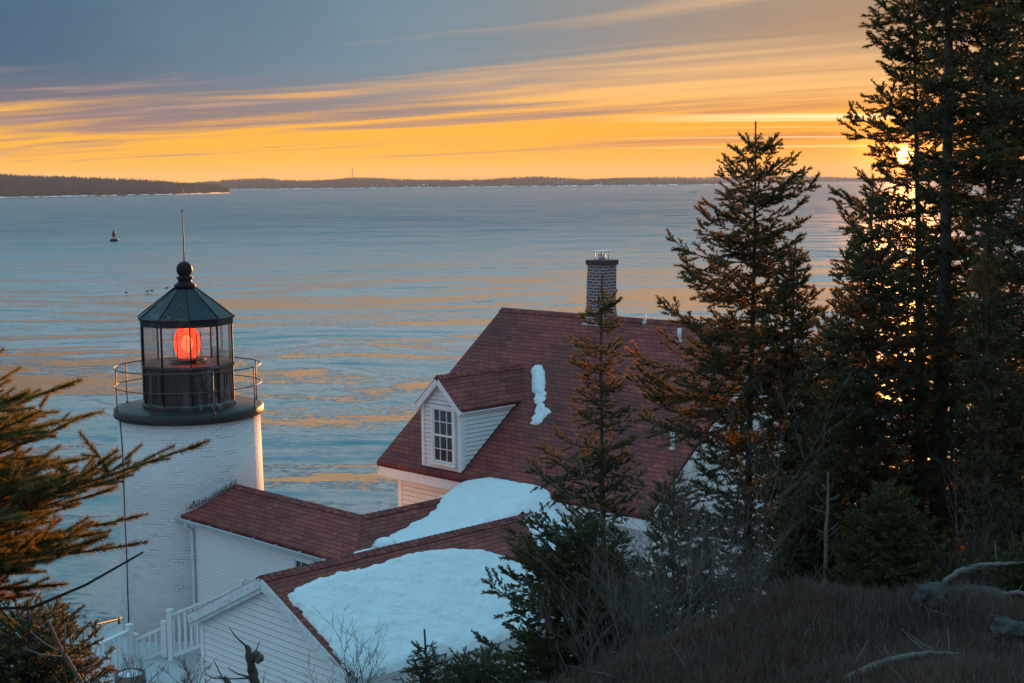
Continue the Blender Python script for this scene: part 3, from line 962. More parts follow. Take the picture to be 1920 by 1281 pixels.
for k in range(10):
    a = LA + k * PI / 5 + 0.022; b = LA + (k + 1) * PI / 5 - 0.022
    P = [TC + Vector((math.cos(x) * 1.03, math.sin(x) * 1.03, z)) for z in (16.93, 17.815) for x in (a, b)]
    mb = MB(); mb.face([P[0], P[1], P[3], P[2]])
    mb.build('glass_pane', M['glass'], T)
mb = MB(); mb.lathe(TC, [(1.0, 17.79), (1.085, 17.80), (1.095, 17.94), (1.135, 17.95), (1.135, 17.975), (0.93, 18.12), (0.60, 18.365), (0.30, 18.585), (0.21, 18.63), (0.21, 18.66)], 10, LA, smooth=False)
roof = mb.build('lantern_roof', M['lantern_roof'], T)
mb = MB()
for k in range(10):
    a = LA + k * PI / 5; d = Vector((math.cos(a), math.sin(a), 0))
    mb.tube([TC + d * 1.14 + Vector((0, 0, 17.975)), TC + d * 0.60 + Vector((0, 0, 18.372)), TC + d * 0.22 + Vector((0, 0, 18.65))], 0.012, 5)
mb.build('rib', M['iron'], roof)
mb = MB(); mb.lathe(TC, [(0.25, 18.63), (0.25, 18.69), (0.17, 18.74), (0.15, 18.80), (0.19, 18.83), (0.19, 18.86), (0.13, 18.89)] +
                   [(0.185 * math.sin(t), 19.035 - 0.185 * math.cos(t)) for t in [0.75 + 0.2 * i for i in range(12)]], 24); mb.build('ventilator_ball', M['iron'], T)
rodtop = at(351, 404, 33.0)
mb = MB(); r0 = Vector((TC.x, TC.y, 19.18))
mb.tube([r0, r0.lerp(rodtop, 0.5) + Vector((0.012, 0, 0)), rodtop], [0.018, 0.015, 0.01], 6)
for dx in (-0.05, 0.0, 0.05): mb.tube([rodtop - Vector((0, 0, 0.01)), rodtop + Vector((dx, 0, 0.09))], [0.007, 0.003], 4)
mb.build('lightning_rod', M['cable'], T)
# lens
mb = MB()
lp = [(0.16, 16.99)]
for i in range(26):
    f = i / 25; z = 17.02 + f * 0.66
    r = 0.17 + 0.13 * math.sin(PI * min(1, max(0, f))) ** 0.6
    lp += [(r, z), (r + 0.02, z + 0.012), (r, z + 0.024)]
lp.append((0.10, 17.72))
mb.lathe(TC, lp, 28, smooth=False, caps=False)
lens = mb.build('fresnel_lens', M['lens'], T)
mb = MB(); mb.lathe(TC, [(0.01, 17.16), (0.07, 17.19), (0.12, 17.27), (0.14, 17.35), (0.12, 17.44), (0.07, 17.52), (0.01, 17.55)], 20); mb.build('lamp', M['lamp'], lens)
mb = MB()
for k in range(8):
    a = k * PI / 4 + 0.2
    mb.tube([TC + Vector((math.cos(a) * 0.31, math.sin(a) * 0.31, 17.0)), TC + Vector((math.cos(a) * 0.31, math.sin(a) * 0.31, 17.62))], 0.008, 4)
mb.lathe(TC, [(0.29, 16.985), (0.42, 16.99), (0.42, 17.015), (0.29, 17.02)], 28, smooth=False)
mb.lathe(TC, [(0.2, 16.2), (0.14, 16.5), (0.14, 16.9), (0.3, 16.985)], 16)
mb.build('lens_pedestal', M['deck_iron'], T)
ld = bpy.data.lights.new('lantern_lamp', 'POINT'); ld.energy = 22.0; ld.color = (1.0, 0.16, 0.06); ld.shadow_soft_size = 0.1
lo = bpy.data.objects.new('lantern_lamp', ld); COL.objects.link(lo); lo.location = (TC.x + 0.0, TC.y, 17.74)
# railing
rail = None
for z, r in ((16.86, 0.014), (16.44, 0.012)):
    mb = MB(); pts = [TC + Vector((math.cos(a) * 1.665, math.sin(a) * 1.665, z)) for a in np.linspace(0, 2*PI, 73)]
    mb.tube(pts, r, 6, caps=False); mb.build('rail', M['rail_iron'], T)
for dg in (-121, -74, -29, 19, 62.5, 109, 156, -166):
    a = CAMA + math.radians(dg); p = TC + Vector((math.cos(a), math.sin(a), 0)) * 1.665
    mb = MB(); mb.tube([p + Vector((0, 0, 15.9)), p + Vector((0, 0, 16.88))], 0.014, 6)
    mb.lathe((p.x, p.y, 0), [(0.035, 15.95), (0.035, 15.975)], 8)
    mb.build('rail_post', M['rail_iron'], T)
# conductor down the tower and over the deck
pts = [at(233, 792, 32.2), at(238, 850, 32.1), at(242, 950, 32.1), at(247, 1060, 32.05), at(250, 1190, 32.0)]
P2 = []
for p in pts:
    d = Vector((p.x - TC.x, p.y - TC.y, 0)); rr = 1.625 + (15.74 - p.z) * 0.0145 + 0.012
    dd = min(1.0, abs(d.x) / rr); P2.append(Vector((TC.x - rr * dd, TC.y - rr * math.sqrt(max(0, 1 - dd * dd)), p.z)))
mb = MB(); mb.tube(P2, 0.014, 5)
mb.build('conductor_cable', M['cable'], T)

T.location.x -= 0.115; T.location.z += 0.07; T.scale = (0.976, 0.976, 1.0); lo.location.x -= 0.115; lo.location.z += .07
# ------------------------------------------------------------------ clapboards, roofs
def clap(mb, poly, s0, sdir, nrm, sp=0.11, t=0.02):
    """poly convex [(s,z)], laid on the plane through s0 along sdir; boards lap outward along nrm"""
    s0 = Vector(s0); sdir = Vector(sdir); nrm = Vector(nrm)
    zmin = min(p[1] for p in poly); zmax = max(p[1] for p in poly)

    def clipz(P, z, above):
        out = []
        for i in range(len(P)):
            a, b = P[i], P[(i + 1) % len(P)]
            ia = a[1] >= z if above else a[1] <= z; ib = b[1] >= z if above else b[1] <= z
            if ia: out.append(a)
            if ia != ib:
                f = (z - a[1]) / (b[1] - a[1]); out.append((a[0] + (b[0] - a[0]) * f, z))
        return out
    z = zmin
    while z < zmax - 1e-4:
        z1 = min(z + sp, zmax)
        Q = clipz(clipz(poly, z, True), z1, False)
        if len(Q) >= 3:
            g = 0.13 * sp
            Qa = clipz(Q, z1 - g, False); Qb = clipz(Q, z1 - g, True)
            if len(Qa) >= 3: mb.face([s0 + sdir * s + Vector((0, 0, zz - s0.z)) + nrm * (t * (1 - (zz - z) / sp) + 0.001) for s, zz in Qa])
            if len(Qb) >= 3:
                mb.face([s0 + sdir * s + Vector((0, 0, zz - s0.z)) - nrm * t * .9 for s, zz in Qb])
                for zc_ in (z1 - g, z1):
                    e_ = sorted([q for q in Qb if abs(q[1] - zc_) < 1e-6])
                    if len(e_) >= 2:
                        a = s0 + sdir * e_[0][0] + Vector((0, 0, zc_ - s0.z)); b = s0 + sdir * e_[-1][0] + Vector((0, 0, zc_ - s0.z))
                        mb.face([a - nrm * t * .9, b - nrm * t * .9, b + nrm * t * .4, a + nrm * t * .4])
            bot = sorted([q for q in Q if abs(q[1] - z) < 1e-6])
            if len(bot) >= 2 and z > zmin + 1e-5:
                a = s0 + sdir * bot[0][0] + Vector((0, 0, z - s0.z)); b = s0 + sdir * bot[-1][0] + Vector((0, 0, z - s0.z))
                mb.face([a, b, b + nrm * (t + 0.001), a + nrm * (t + 0.001)])
        z = z1


def slab(mb, P, th=0.09, along=None, seed=0.0):
    """P: quad/polygon of the top face (world), thickened downward; uv: along the eave, up the slope"""
    P = [Vector(p) for p in P]
    n = (P[1] - P[0]).cross(P[2] - P[0]).normalized()
    if n.z < 0: P = P[::-1]; n = -n
    al = Vector(along).normalized(); up = n.cross(al).normalized()
    if up.z < 0: up = -up
    zlow = min(P, key=lambda p: p.z)
    uvf = lambda p: (p.dot(al) + seed, (p - zlow).dot(up))
    mb.face(P, [uvf(p) for p in P])
    B = [p - Vector((0, 0, th)) for p in P]
    mb.face(B[::-1], [uvf(p) for p in B[::-1]])
    for i in range(len(P)):
        j = (i + 1) % len(P)
        mb.face([P[i], B[i], B[j], P[j]], [(uvf(P[i])[0] * 1.0, 0.02), (uvf(B[i])[0], 0.0), (uvf(B[j])[0], 0.0), (uvf(P[j])[0], 0.02)])


def ridge_cap(mb, a, b, side, slope, w=0.15, step=0.14, seed=1):
    a = Vector(a); b = Vector(b); d = (b - a); L = d.length; d.normalize(); rng = random.Random(seed)
    side = Vector(side); s1 = (side - Vector((0, 0, slope))).normalized(); s2 = (-side - Vector((0, 0, slope))).normalized()
    n = int(L / step)
    for i in range(n):
        p0 = a + d * (i * step); p1 = a + d * ((i + 1) * step + 0.03)
        lo = 0.012; hi = 0.022; ux = rng.random() * 40; uy = rng.randint(0, 40) * 0.15 + 0.03
        for s in (s1, s2):
            q = [p0 + Vector((0, 0, hi)), p1 + Vector((0, 0, lo)), p1 + s * w + Vector((0, 0, lo)), p0 + s * w + Vector((0, 0, hi))]
            mb.face(q, [(ux, uy), (ux + 0.1, uy), (ux + 0.1, uy + .08), (ux, uy + .08)])
            mb.face([q[0], q[3], q[3] - Vector((0, 0, .02)), q[0] - Vector((0, 0, .02))], [(ux, 0)] * 4)
            mb.face([q[3], q[2], q[2] - Vector((0, 0, .02)), q[3] - Vector((0, 0, .02))], [(ux, 0)] * 4)


def sash_window(parent, c, sdir, nrm, w, h, cols=3, rows=4, casing=0.09, name='window', hung=True):
    """c: centre on the wall face"""
    c = Vector(c); sdir = Vector(sdir); nrm = Vector(nrm); Z = Vector((0, 0, 1))
    mb = MB()
    for sx in (-1, 1): mb.obox(c + sdir * sx * (w/2 + casing/2) + nrm * 0.03, sdir, nrm, Z, casing, 0.06, h + 2*casing)
    mb.obox(c + Z * (h/2 + casing/2) + nrm * 0.033, sdir, nrm, Z, w + 2*casing + 0.02, 0.066, casing)
    mb.obox(c - Z * (h/2 + casing/2) + nrm * 0.045, sdir, nrm, Z, w + 2*casing + 0.06, 0.09, casing * 0.8)
    fr = mb.build(name, M['white_paint'], parent)
    mb = MB()
    for sx in (-1, 1): mb.obox(c + sdir * sx * (w/2 - 0.02) + nrm * 0.032, sdir, nrm, Z, 0.04, 0.03, h - .002)
    for sz in (-1, 1): mb.obox(c + Z * sz * (h/2 - 0.022) + nrm * 0.0325, sdir, nrm, Z, w - .082, 0.03, 0.044)
    if hung: mb.obox(c + nrm * 0.034, sdir, nrm, Z, w - .082, 0.036, 0.045)
    for i in range(1, cols): mb.obox(c + sdir * (w * (i / cols - 0.5)) + nrm * 0.029, sdir, nrm, Z, 0.018, 0.022, h - 0.09)
    for j in range(1, rows):
        if hung and j * 2 == rows: continue
        mb.obox(c + Z * (h * (j / rows - 0.5)) + nrm * 0.0285, sdir, nrm, Z, w - 0.085, 0.021, 0.018)
    mb.build('sash', M['white_paint'], fr)
    mb = MB(); mb.obox(c + nrm * 0.012, sdir, nrm, Z, w, 0.022, h); mb.build('glass_pane', M['window_glass'], fr)
    return fr


# ------------------------------------------------------------------ keeper's house
ZE, VE, ZR, VR = 14.66, 3.0, 17.9, 7.06
U0, U1 = 2.81, 10.9
SL = (ZR - ZE) / (VR - VE)
NR = (Vector((0, 0, 1)) - VD * SL).normalized()     # normal of the near slope
H = thing('keepers_house', W(7, 7, 10.8), 'white clapboard keeper\'s house with red shingle roof and brick chimney', 'house')
mb = MB()
slab(mb, [W(U0, VE, ZE), W(U1, VE, ZE), W(U1, VR, ZR), W(U0, VR, ZR)], 0.10, UD)
slab(mb, [W(U0, 2*VR - VE, ZE), W(U1, 2*VR - VE, ZE), W(U1, VR, ZR - .001), W(U0, VR, ZR - .001)], 0.10, UD, 3.3)
ridge_cap(mb, W(U0, VR, ZR), W(U1, VR, ZR), -VD, SL, seed=3)
mb.build('roof', M['shingle'], H)
mb = MB()
wv = 3.40; zt = ZE + SL * (wv - VE) - 0.11
clap(mb, [(0, 10.6), (10.6 - 3.12, 10.6), (10.6 - 3.12, zt), (0, zt)], W(3.12, wv, 0), UD, -VD)
# right gable end
Lg = (2*VR - wv) - wv
clap(mb, [(0, 10.6), (Lg, 10.6), (Lg, zt), (Lg/2, zt + SL * Lg/2), (0, zt)], W(10.6, wv, 0), VD, UD)
# left gable end and back
clap(mb, [(0, 10.6), (Lg, 10.6), (Lg, zt), (Lg/2, zt + SL * Lg/2), (0, zt)], W(3.12, wv, 0), VD, -UD)
mb.ubox(3.13, 10.59, 2*VR - wv - .1, 2*VR - wv, 10.6, zt)
mb.build('wall', M['siding'], H)
mb = MB()
for (u, v, su, sv) in ((3.12, wv, -1, -1), (10.6, wv, 1, -1), (10.6, 2*VR - wv, 1, 1)):
    mb = MB()
    mb.obox(W(u + su * .008 - su*.06, v + sv * 0.008 - 0, (10.6 + zt) / 2 - .02), UD, VD, (0, 0, 1), 0.12, 0.032, zt - 10.6 - .04)
    mb.obox(W(u + su * .009, v - sv * .06, (10.6 + zt) / 2 - .03), UD, VD, (0, 0, 1), 0.034, 0.115, zt - 10.6 - .06)
    mb.build('corner_board', M['white_paint'], H)
# fascia, soffit, rake boards
mb = MB()
mb.ubox(U0 + .01, U1 - .01, VE + 0.012, VE + 0.045, ZE - 0.32, ZE - 0.055)
mb.build('fascia', M['white_paint'], H)
mb = MB(); mb.ubox(U0 + .03, U1 - .03, VE + 0.046, wv + .02, ZE - 0.315, ZE - 0.28); mb.build('soffit', M['soffit'], H)
mb = MB()
for uu in (U0 + 0.02, U1 - 0.02):
    for sgn in (1, -1):
        a = W(uu, VR - sgn * (VR - VE - .012), ZE - 0.19); b = W(uu, VR, ZR - 0.19)
        mb = MB(); mb.beam(a, b, 0.03, 0.17, (0, 0, 1)); mb.build('rake_board', M['white_paint'], H)
# chimney
CU, CV = 6.07, VR + 0.05
def prism4(mb, secs):
    V = []
    for (cu, cv, hw, z) in secs:
        for (i, j) in ((-1, -1), (1, -1), (1, 1), (-1, 1)): V.append(W(cu + i * hw, cv + j * hw, z))
    F = [(3, 2, 1, 0)]
    for s in range(len(secs) - 1):
        for k in range(4): F.append((s*4 + k, s*4 + (k+1) % 4, s*4 + 4 + (k+1) % 4, s*4 + 4 + k))
    b = (len(secs) - 1) * 4; F.append((b, b+1, b+2, b+3))
    mb.idx(V, F)
lean = 0.05
mb = MB(); prism4(mb, [(CU - .06, CV, 0.31, 17.3), (CU - .05, CV, 0.30, 17.72), (CU - .035, CV, 0.245, 18.05), (CU, CV, 0.235, 19.08)])
ch = mb.build('chimney', M['chimney_brick'], H)
mb = MB(); prism4(mb, [(CU, CV, 0.262, 19.075), (CU, CV, 0.268, 19.10), (CU, CV, 0.268, 19.17), (CU, CV, 0.25, 19.19)])
mb.build('chimney_crown', M['chimney_dark'], ch)
mb = MB()
mb.obox(W(CU, CV, 19.385), UD, VD, (0, 0, 1), 0.40, 0.42, 0.022)
for i in (-1, 1):
    for j in (-1, 1): mb.tube([W(CU + i * .1, CV + j * .1, 19.17), W(CU + i * .12, CV + j * .12, 19.38)], 0.012, 5)
mb.lathe(W(CU, CV, 0), [(0.09, 19.17), (0.09, 19.3), (0.07, 19.31)], 12)
mb.build('chimney_cap', M['chimney_cap'], ch)
mb = MB(); prism4(mb, [(CU - .055, CV, 0.345, 17.35), (CU - .055, CV, 0.335, 17.55), (CU - .05, CV, 0.306, 17.72), (CU - .05, CV, .30, 17.73)])
mb.build('flashing', M['gutter'], ch)

# dormer
p0 = W(U0, VE, ZE)
br_ = uvz(on_plane(867, 886, p0, NR)); bl_ = uvz(on_plane(793, 872, p0, NR))
DV = (br_[1] + bl_[1]) / 2; DU0, DU1 = bl_[0], br_[0]
def on_front(px, py, v=None): return uvz(on_plane(px, py, W(0, DV if v is None else v, 0), VD))
a_ = on_front(827, 712); e_ = on_front(868, 757); e2_ = on_front(796, 760)
print('DORMER', DV, DU0, DU1, 'apex', a_, 'eave', e_, e2_, br_, bl_)
rz = uvz(on_plane(1003, 682, p0, NR)); print('ridge back', rz)
DUC = (DU0 + DU1) / 2; DZB = ZE + SL * (DV - VE); hw = (DU1 - DU0) / 2
DZE = (e_[2] + e2_[2]) / 2; DZA = a_[2] + 0.04
DS = (DZA - DZE) / hw
D = None
mb = MB()
sg = W(DU0, DV, 0)
clap(mb, [(0, DZB + .0), (2*hw, DZB), (2*hw, DZE), (hw, DZA), (0, DZE)], sg, UD, -VD, sp=0.095)
for (uu, nn) in ((DU1, UD), (DU0, -UD)):
    vb = VE + (DZE - ZE) / SL
    clap(mb, [(0, DZB - .02), (vb - DV, DZE), (0, DZE)], W(uu, DV, 0), VD, nn, sp=0.095)
D = mb.build('dormer', M['siding'], H)
ov = 0.13; osd = 0.10
ze = DZE - DS * osd + 0.05; za = DZA + 0.05
vbe = VE + (ze - ZE) / SL + .05; vba = VE + (za - ZE) / SL + .05
mb = MB()
slab(mb, [W(DUC, DV - ov, za), W(DU1 + osd, DV - ov, ze), W(DU1 + osd, vbe, ze), W(DUC, vba, za)], 0.045, VD, 5.1)
slab(mb, [W(DUC, DV - ov, za - .001), W(DU0 - osd, DV - ov, ze), W(DU0 - osd, vbe, ze), W(DUC, vba, za - .001)], 0.045, VD, 8.2)
ridge_cap(mb, W(DUC, DV - ov, za), W(DUC, vba, za), UD, DS, w=.13, seed=5)
mb.build('dormer_roof', M['shingle'], D)
mb = MB()
for sg_ in (1, -1):
    for (off, hh, dd) in ((0.0, 0.13, 0.0), (0.075, 0.05, 0.05)):
        a = W(DUC + 0.01 * sg_, DV - ov + .012 + off, za - 0.05 - hh/2 - dd * 1.2); b = W(DUC + sg_ * (hw + osd), DV - ov + .012 + off, ze - 0.05 - hh/2 - dd * 1.2)
        mb.beam(a, b, 0.025, hh, (0, 0, 1))
    mb.ubox(DUC + sg_ * (hw + .0) if sg_ > 0 else DUC - hw - osd, DUC + hw + osd if sg_ > 0 else DUC - hw, DV - ov + .03, vbe - .25, ze - .045 - .05, ze - .05 - .02)
mb.obox(W(DU1 - 0.05, DV - 0.014, (DZB + DZE) / 2), UD, VD, (0, 0, 1), 0.10, 0.034, DZE - DZB)
mb.obox(W(DU0 + 0.05, DV - 0.014, (DZB + DZE) / 2), UD, VD, (0, 0, 1), 0.10, 0.034, DZE - DZB)
mb.obox(W(DU1 + 0.012, DV + 0.035, (DZB + DZE) / 2 + .02), UD, VD, (0, 0, 1), 0.03, 0.09, DZE - DZB - .04)
mb.build('dormer_trim', M['white_paint'], D)
mb = MB()   # flashing along the foot of the cheek
vb = VE + (DZE - ZE) / SL
mb.beam(W(DU1 + .02, DV - .03, DZB + .0), W(DU1 + .02, vb, DZE + .0), 0.04, 0.035)
mb.build('dormer_flashing', M['dark_trim'], D)
w0 = on_front(815, 762); w1 = on_front(854, 872)
wc = W((w0[0] + w1[0]) / 2, DV - 0.012, (w0[2] + w1[2]) / 2)
print('win', w0, w1)
sash_window(D, wc, UD, -VD, (w1[0] - w0[0]), (w0[2] - w1[2]) - .02, 3, 4, 0.06)

# windows on the gable end and the front wall
for (v, z) in ((5.0, 13.1), (9.1, 13.1), (6.2, 16.0), (7.9, 16.0)):
    sash_window(H, W(10.6 + 0.012, v, z), VD, UD, 0.75, 1.25, 2, 2, 0.1)
sash_window(H, W(9.3, wv - 0.012, 13.0), UD, -VD, 0.8, 1.3, 2, 2, 0.1)
# vents
for (px, py, h, r) in ((1209, 606, 0.17, 0.035), (1274, 640, 0.28, 0.045), (1261, 842, 0.34, 0.04), (1341, 630, 0.32, 0.05)):
    p = on_plane(px, py, p0, NR)
    mb = MB(); mb.tube([p - Vector((0, 0, 0.05)), p + Vector((0, 0, h))], r, 12); mb.tube([p - Vector((0, 0, .02)), p + Vector((0, 0, .03))], r * 1.6, 12)
    mb.build('vent_pipe', M['pvc'], H)
# flood light box and its cable under the eave
p = on_plane(1066, 968, W(0, VE + .2, 0), VD)
mb = MB(); mb.obox(p, UD, VD, (0, 0, 1), 0.24, 0.2, 0.2); mb.build('junction_box', M['gutter'], H)
mb = MB(); q = p + Vector((-0.12, 0, 0.06)); mb.tube([q, q + Vector((-0.12, -0.02, -0.03)), q + Vector((-0.3, -0.05, 0.0)), q + Vector((-0.36, -.05, 0.08))], 0.012, 5); mb.build('cable', M['cable'], H)

# ------------------------------------------------------------------ low connecting wings
S2 = 0.483; ZA = 14.40
Wg = thing('connecting_wing', W(6, 0, 10.8), 'low white L-shaped passage with red roof joining lighthouse and house', 'building')
ez = ZA - S2 * 1.15
mb = MB()
slab(mb, [W(1.0, -1.15, ez), W(7.15, -1.15, ez), W(6.0, 0, ZA), W(1.3, 0, ZA)], 0.07, UD, 1.0)
slab(mb, [W(1.0, 1.15, ez), W(4.85, 1.15, ez), W(6.0, 0, ZA - .001), W(1.3, 0, ZA - .001)], 0.07, UD, 2.0)
slab(mb, [W(6.0, 0, ZA), W(7.15, -1.15, ez), W(7.4, -1.15, ZA - S2 * 1.4), W(7.4, 3.38, ZA - S2 * 1.4), W(6.0, 3.38, ZA)], 0.07, VD, 4.0)
slab(mb, [W(6.0, 0, ZA - .002), W(4.85, 1.15, ez), W(4.85, 3.38, ez), W(6.0, 3.38, ZA - .002)], 0.07, VD, 6.0)
ridge_cap(mb, W(1.6, 0, ZA), W(6.0, 0, ZA), VD, S2, seed=8)
ridge_cap(mb, W(6.0, 0, ZA), W(6.0, 3.3, ZA), UD, S2, seed=9)
mb.build('roof', M['shingle'], Wg)
mb = MB()
clap(mb, [(0, 10.6), (6.2, 10.6), (6.2, ez + .02), (0, ez + .02)], W(1.08, -1.0, 0), UD, -VD, sp=0.085, t=.005)
clap(mb, [(0, 10.6), (4.0, 10.6), (4.0, ez + .02), (0, ez + .02)], W(1.08, 1.0, 0), UD, VD, sp=0.11)
clap(mb, [(0, 10.6), (2.4, 10.6), (2.4, ez + .02), (0, ez + .02)], W(5.0, 1.0, 0), VD, -UD, sp=0.11)
mb.build('wall', M['siding'], Wg)
mb = MB()
mb.ubox(1.15, 7.0, -1.135, -1.11, ez - .16, ez - .06)
mb.ubox(1.2, 7.0, -1.11, -1.0, ez - .155, ez - .13)
mb.build('fascia', M['white_paint'], Wg)
# gutter: an open trough
mb = MB()
g = [(-1.26, ez - .045), (-1.255, ez - .11), (-1.215, ez - .135), (-1.165, ez - .125), (-1.14, ez - .07)]
gi = [(v + (.012 if i == 0 else 0), z + .012) for i, (v, z) in enumerate(g)]
for (A, B) in zip(g[:-1], g[1:]): mb.face([W(1.05, *A), W(7.0, *A), W(7.0, *B), W(1.05, *B)])
for (A, B) in zip(gi[:-1], gi[1:]): mb.face([W(1.05, *A), W(7.0, *A), W(7.0, *B), W(1.05, *B)])
mb.face([W(1.05, *g[0]), W(7.0, *g[0]), W(7.0, *gi[0]), W(1.05, *gi[0])])
mb.face([W(1.05, *q) for q in g])
for k in range(7): mb.ubox(1.5 + k * .8, 1.53 + k * .8, -1.26, -1.13, ez - .05, ez - .042)
mb.build('gutter', M['gutter'], Wg)
mb = MB()
mb.tube([W(1.42, -1.21, ez - .12), W(1.42, -1.2, ez - .2), W(1.42, -1.06, ez - .3), W(1.42, -1.05, ez - .4), W(1.42, -1.05, 10.9), W(1.35, -1.2, 10.8)], 0.04, 8)
for z in (11.8, 12.9): mb.ubox(1.36, 1.48, -1.1, -1.0, z, z + .03)
mb.build('downspout', M['pvc'], Wg)
# small window under the eave
w0 = uvz(on_plane(548, 1052, W(0, -1.0, 0), VD)); w1 = uvz(on_plane(590, 1085, W(0, -1.0, 0), VD))
print('smallwin', w0, w1)
sash_window(Wg, W((w0[0] + w1[0]) / 2 + .1, -1.01, ez - .17 - .36), UD, -VD, 0.62, 0.55, 3, 2, 0.07, hung=False)
# loose flashing wire where the roof meets the tower
mb = MB(); rng = random.Random(12)
P = []
for i in range(40):
    f = i / 39; v = -1.2 + 1.25 * f
    zz = ZA - S2 * abs(min(v, 0)) + 0.02
    u = math.sqrt(max(0.01, 1.62**2 - v*v)) - .03
    P.append(W(u, v, zz))
for i in range(0, 38):
    a = P[i]; b = P[min(39, i + rng.randint(1, 3))]
    m = (a + b) / 2 + Vector((rng.uniform(-.05, .05), rng.uniform(-.03, .0), rng.uniform(.06, .16)))
    mb.tube([a, m, b], 0.0045, 4)
    if rng.random() < .5: mb.tube([a, a + Vector((rng.uniform(-.04, .04), -.01, rng.uniform(.08, .2)))], 0.0045, 4)
mb.build('lead_flashing', M['cable'], Wg)

# ------------------------------------------------------------------ front wing (nearest gable)
G = thing('front_wing', W(8.33, 0, 10.8), 'white clapboard wing with red roof, nearest gable, snow on its near slope', 'building')
CU0, CUR, CU1 = 6.03, 8.33, 10.63
CZE = ZA - S2 * 2.3
V0, V1 = -4.05, 3.05
mb = MB()
slab(mb, [W(CU1, V0, CZE), W(CU1, V1, CZE), W(CUR, V1, ZA + .004), W(CUR, V0, ZA + .004)], 0.03, VD, 1.7)
slab(mb, [W(CU0, V0, CZE), W(CU0, V1, CZE), W(CUR, V1, ZA + .003), W(CUR, V0, ZA + .003)], 0.03, VD, 2.9)
ridge_cap(mb, W(CUR, V0, ZA + .004), W(CUR, V1, ZA + .004), UD, S2, w=.17, seed=11)
mb.build('roof', M['shingle'], G)
mb = MB()
gv = -3.90; ul, ur = 6.2, 10.46
zl = CZE + S2 * (ul - CU0) - .09
clap(mb, [(0, 10.6), (ur - ul, 10.6), (ur - ul, zl), ((ur - ul) / 2, zl + S2 * (ur - ul) / 2), (0, zl)], W(ul, gv, 0), UD, -VD, sp=0.115)
clap(mb, [(0, 10.6), (6.8, 10.6), (6.8, zl), (0, zl)], W(ur, gv, 0), VD, UD, sp=0.115)
clap(mb, [(0, 10.6), (2.6, 10.6), (2.6, zl), (0, zl)], W(ul, gv, 0), VD, -UD, sp=0.115)
mb.build('wall', M['siding'], G)
mb = MB()
for sgn in (1, -1):
    mb = MB()
    for (v, wd, dz, th) in ((V0 - 0.012, 0.16, 0.105, 0.03), (V0 + 0.04, 0.07, 0.225, 0.05)):
        a = W(CUR + .004 * sgn, v, ZA - dz); b = W(CUR + sgn * 2.29, v, CZE - dz)
        mb.beam(a, b, th, wd)
    mb.beam(W(CUR + .01 * sgn, V0 + .1, ZA - .12), W(CUR + sgn * 2.27, V0 + .1, CZE - .12), 0.14, 0.02)
    mb.build('rake_board', M['worn_white'], G)
for uu in (CU0, CU1):
    mb = MB(); mb.beam(W(uu, V0 + .0, CZE - .14), W(uu, V1, CZE - .14), 0.03, 0.15); mb.build('fascia', M['worn_white'], G)
mb = MB()
mb.ubox(CU1 - .165, CU1 - .02, V0 + .05, V1, CZE - .24, CZE - .215)
mb.build('soffit', M['soffit'], G)
mb = MB()
mb.obox(W(ul + .05, gv - .017, (10.6 + zl) / 2), UD, VD, (0, 0, 1), 0.11, 0.035, zl - 10.6)
mb.build('corner_board', M['white_paint'], G)
mb = MB()
mb.obox(W(ur - .05, gv - .017, (10.6 + zl) / 2), UD, VD, (0, 0, 1), 0.11, 0.035, zl - 10.6)
mb.obox(W(ur + .016, gv + .05, (10.6 + zl) / 2), UD, VD, (0, 0, 1), 0.035, 0.1, zl - 10.6 - .01)
mb.build('corner_board', M['white_paint'], G)
# metal drip edge along the near eave
mb = MB(); mb.beam(W(CU1 + .02, V0, CZE - .035), W(CU1 + .02, V1, CZE - .035), 0.03, 0.07); mb.build('drip_edge', M['dark_trim'], G)
for v in (-1.6, 0.4, 2.0):
    sash_window(G, W(ur + .012, v, 12.35), VD, UD, 0.7, 0.9, 2, 2, 0.08)

# round white vent hood in the valley
t = on_z(722, 1028, 14.2)
K = thing('roof_vent', t, 'round white domed roof vent half buried in snow behind the ridge', 'vent')
mb = MB(); mb.lathe(t, [(0.22, -0.3), (0.22, 0.02), (0.245, 0.025), (0.245, 0.05), (0.225, 0.055), (0.21, 0.10), (0.17, 0.155), (0.10, 0.19), (0.02, 0.2)], 24); mb.build('dome', M['chimney_cap'], K)
mb = MB(); mb.lathe(t, [(0.228, 0.055), (0.236, 0.06), (0.236, 0.072), (0.222, 0.075)], 24, caps=False); mb.build('rim', M['gutter'], K)

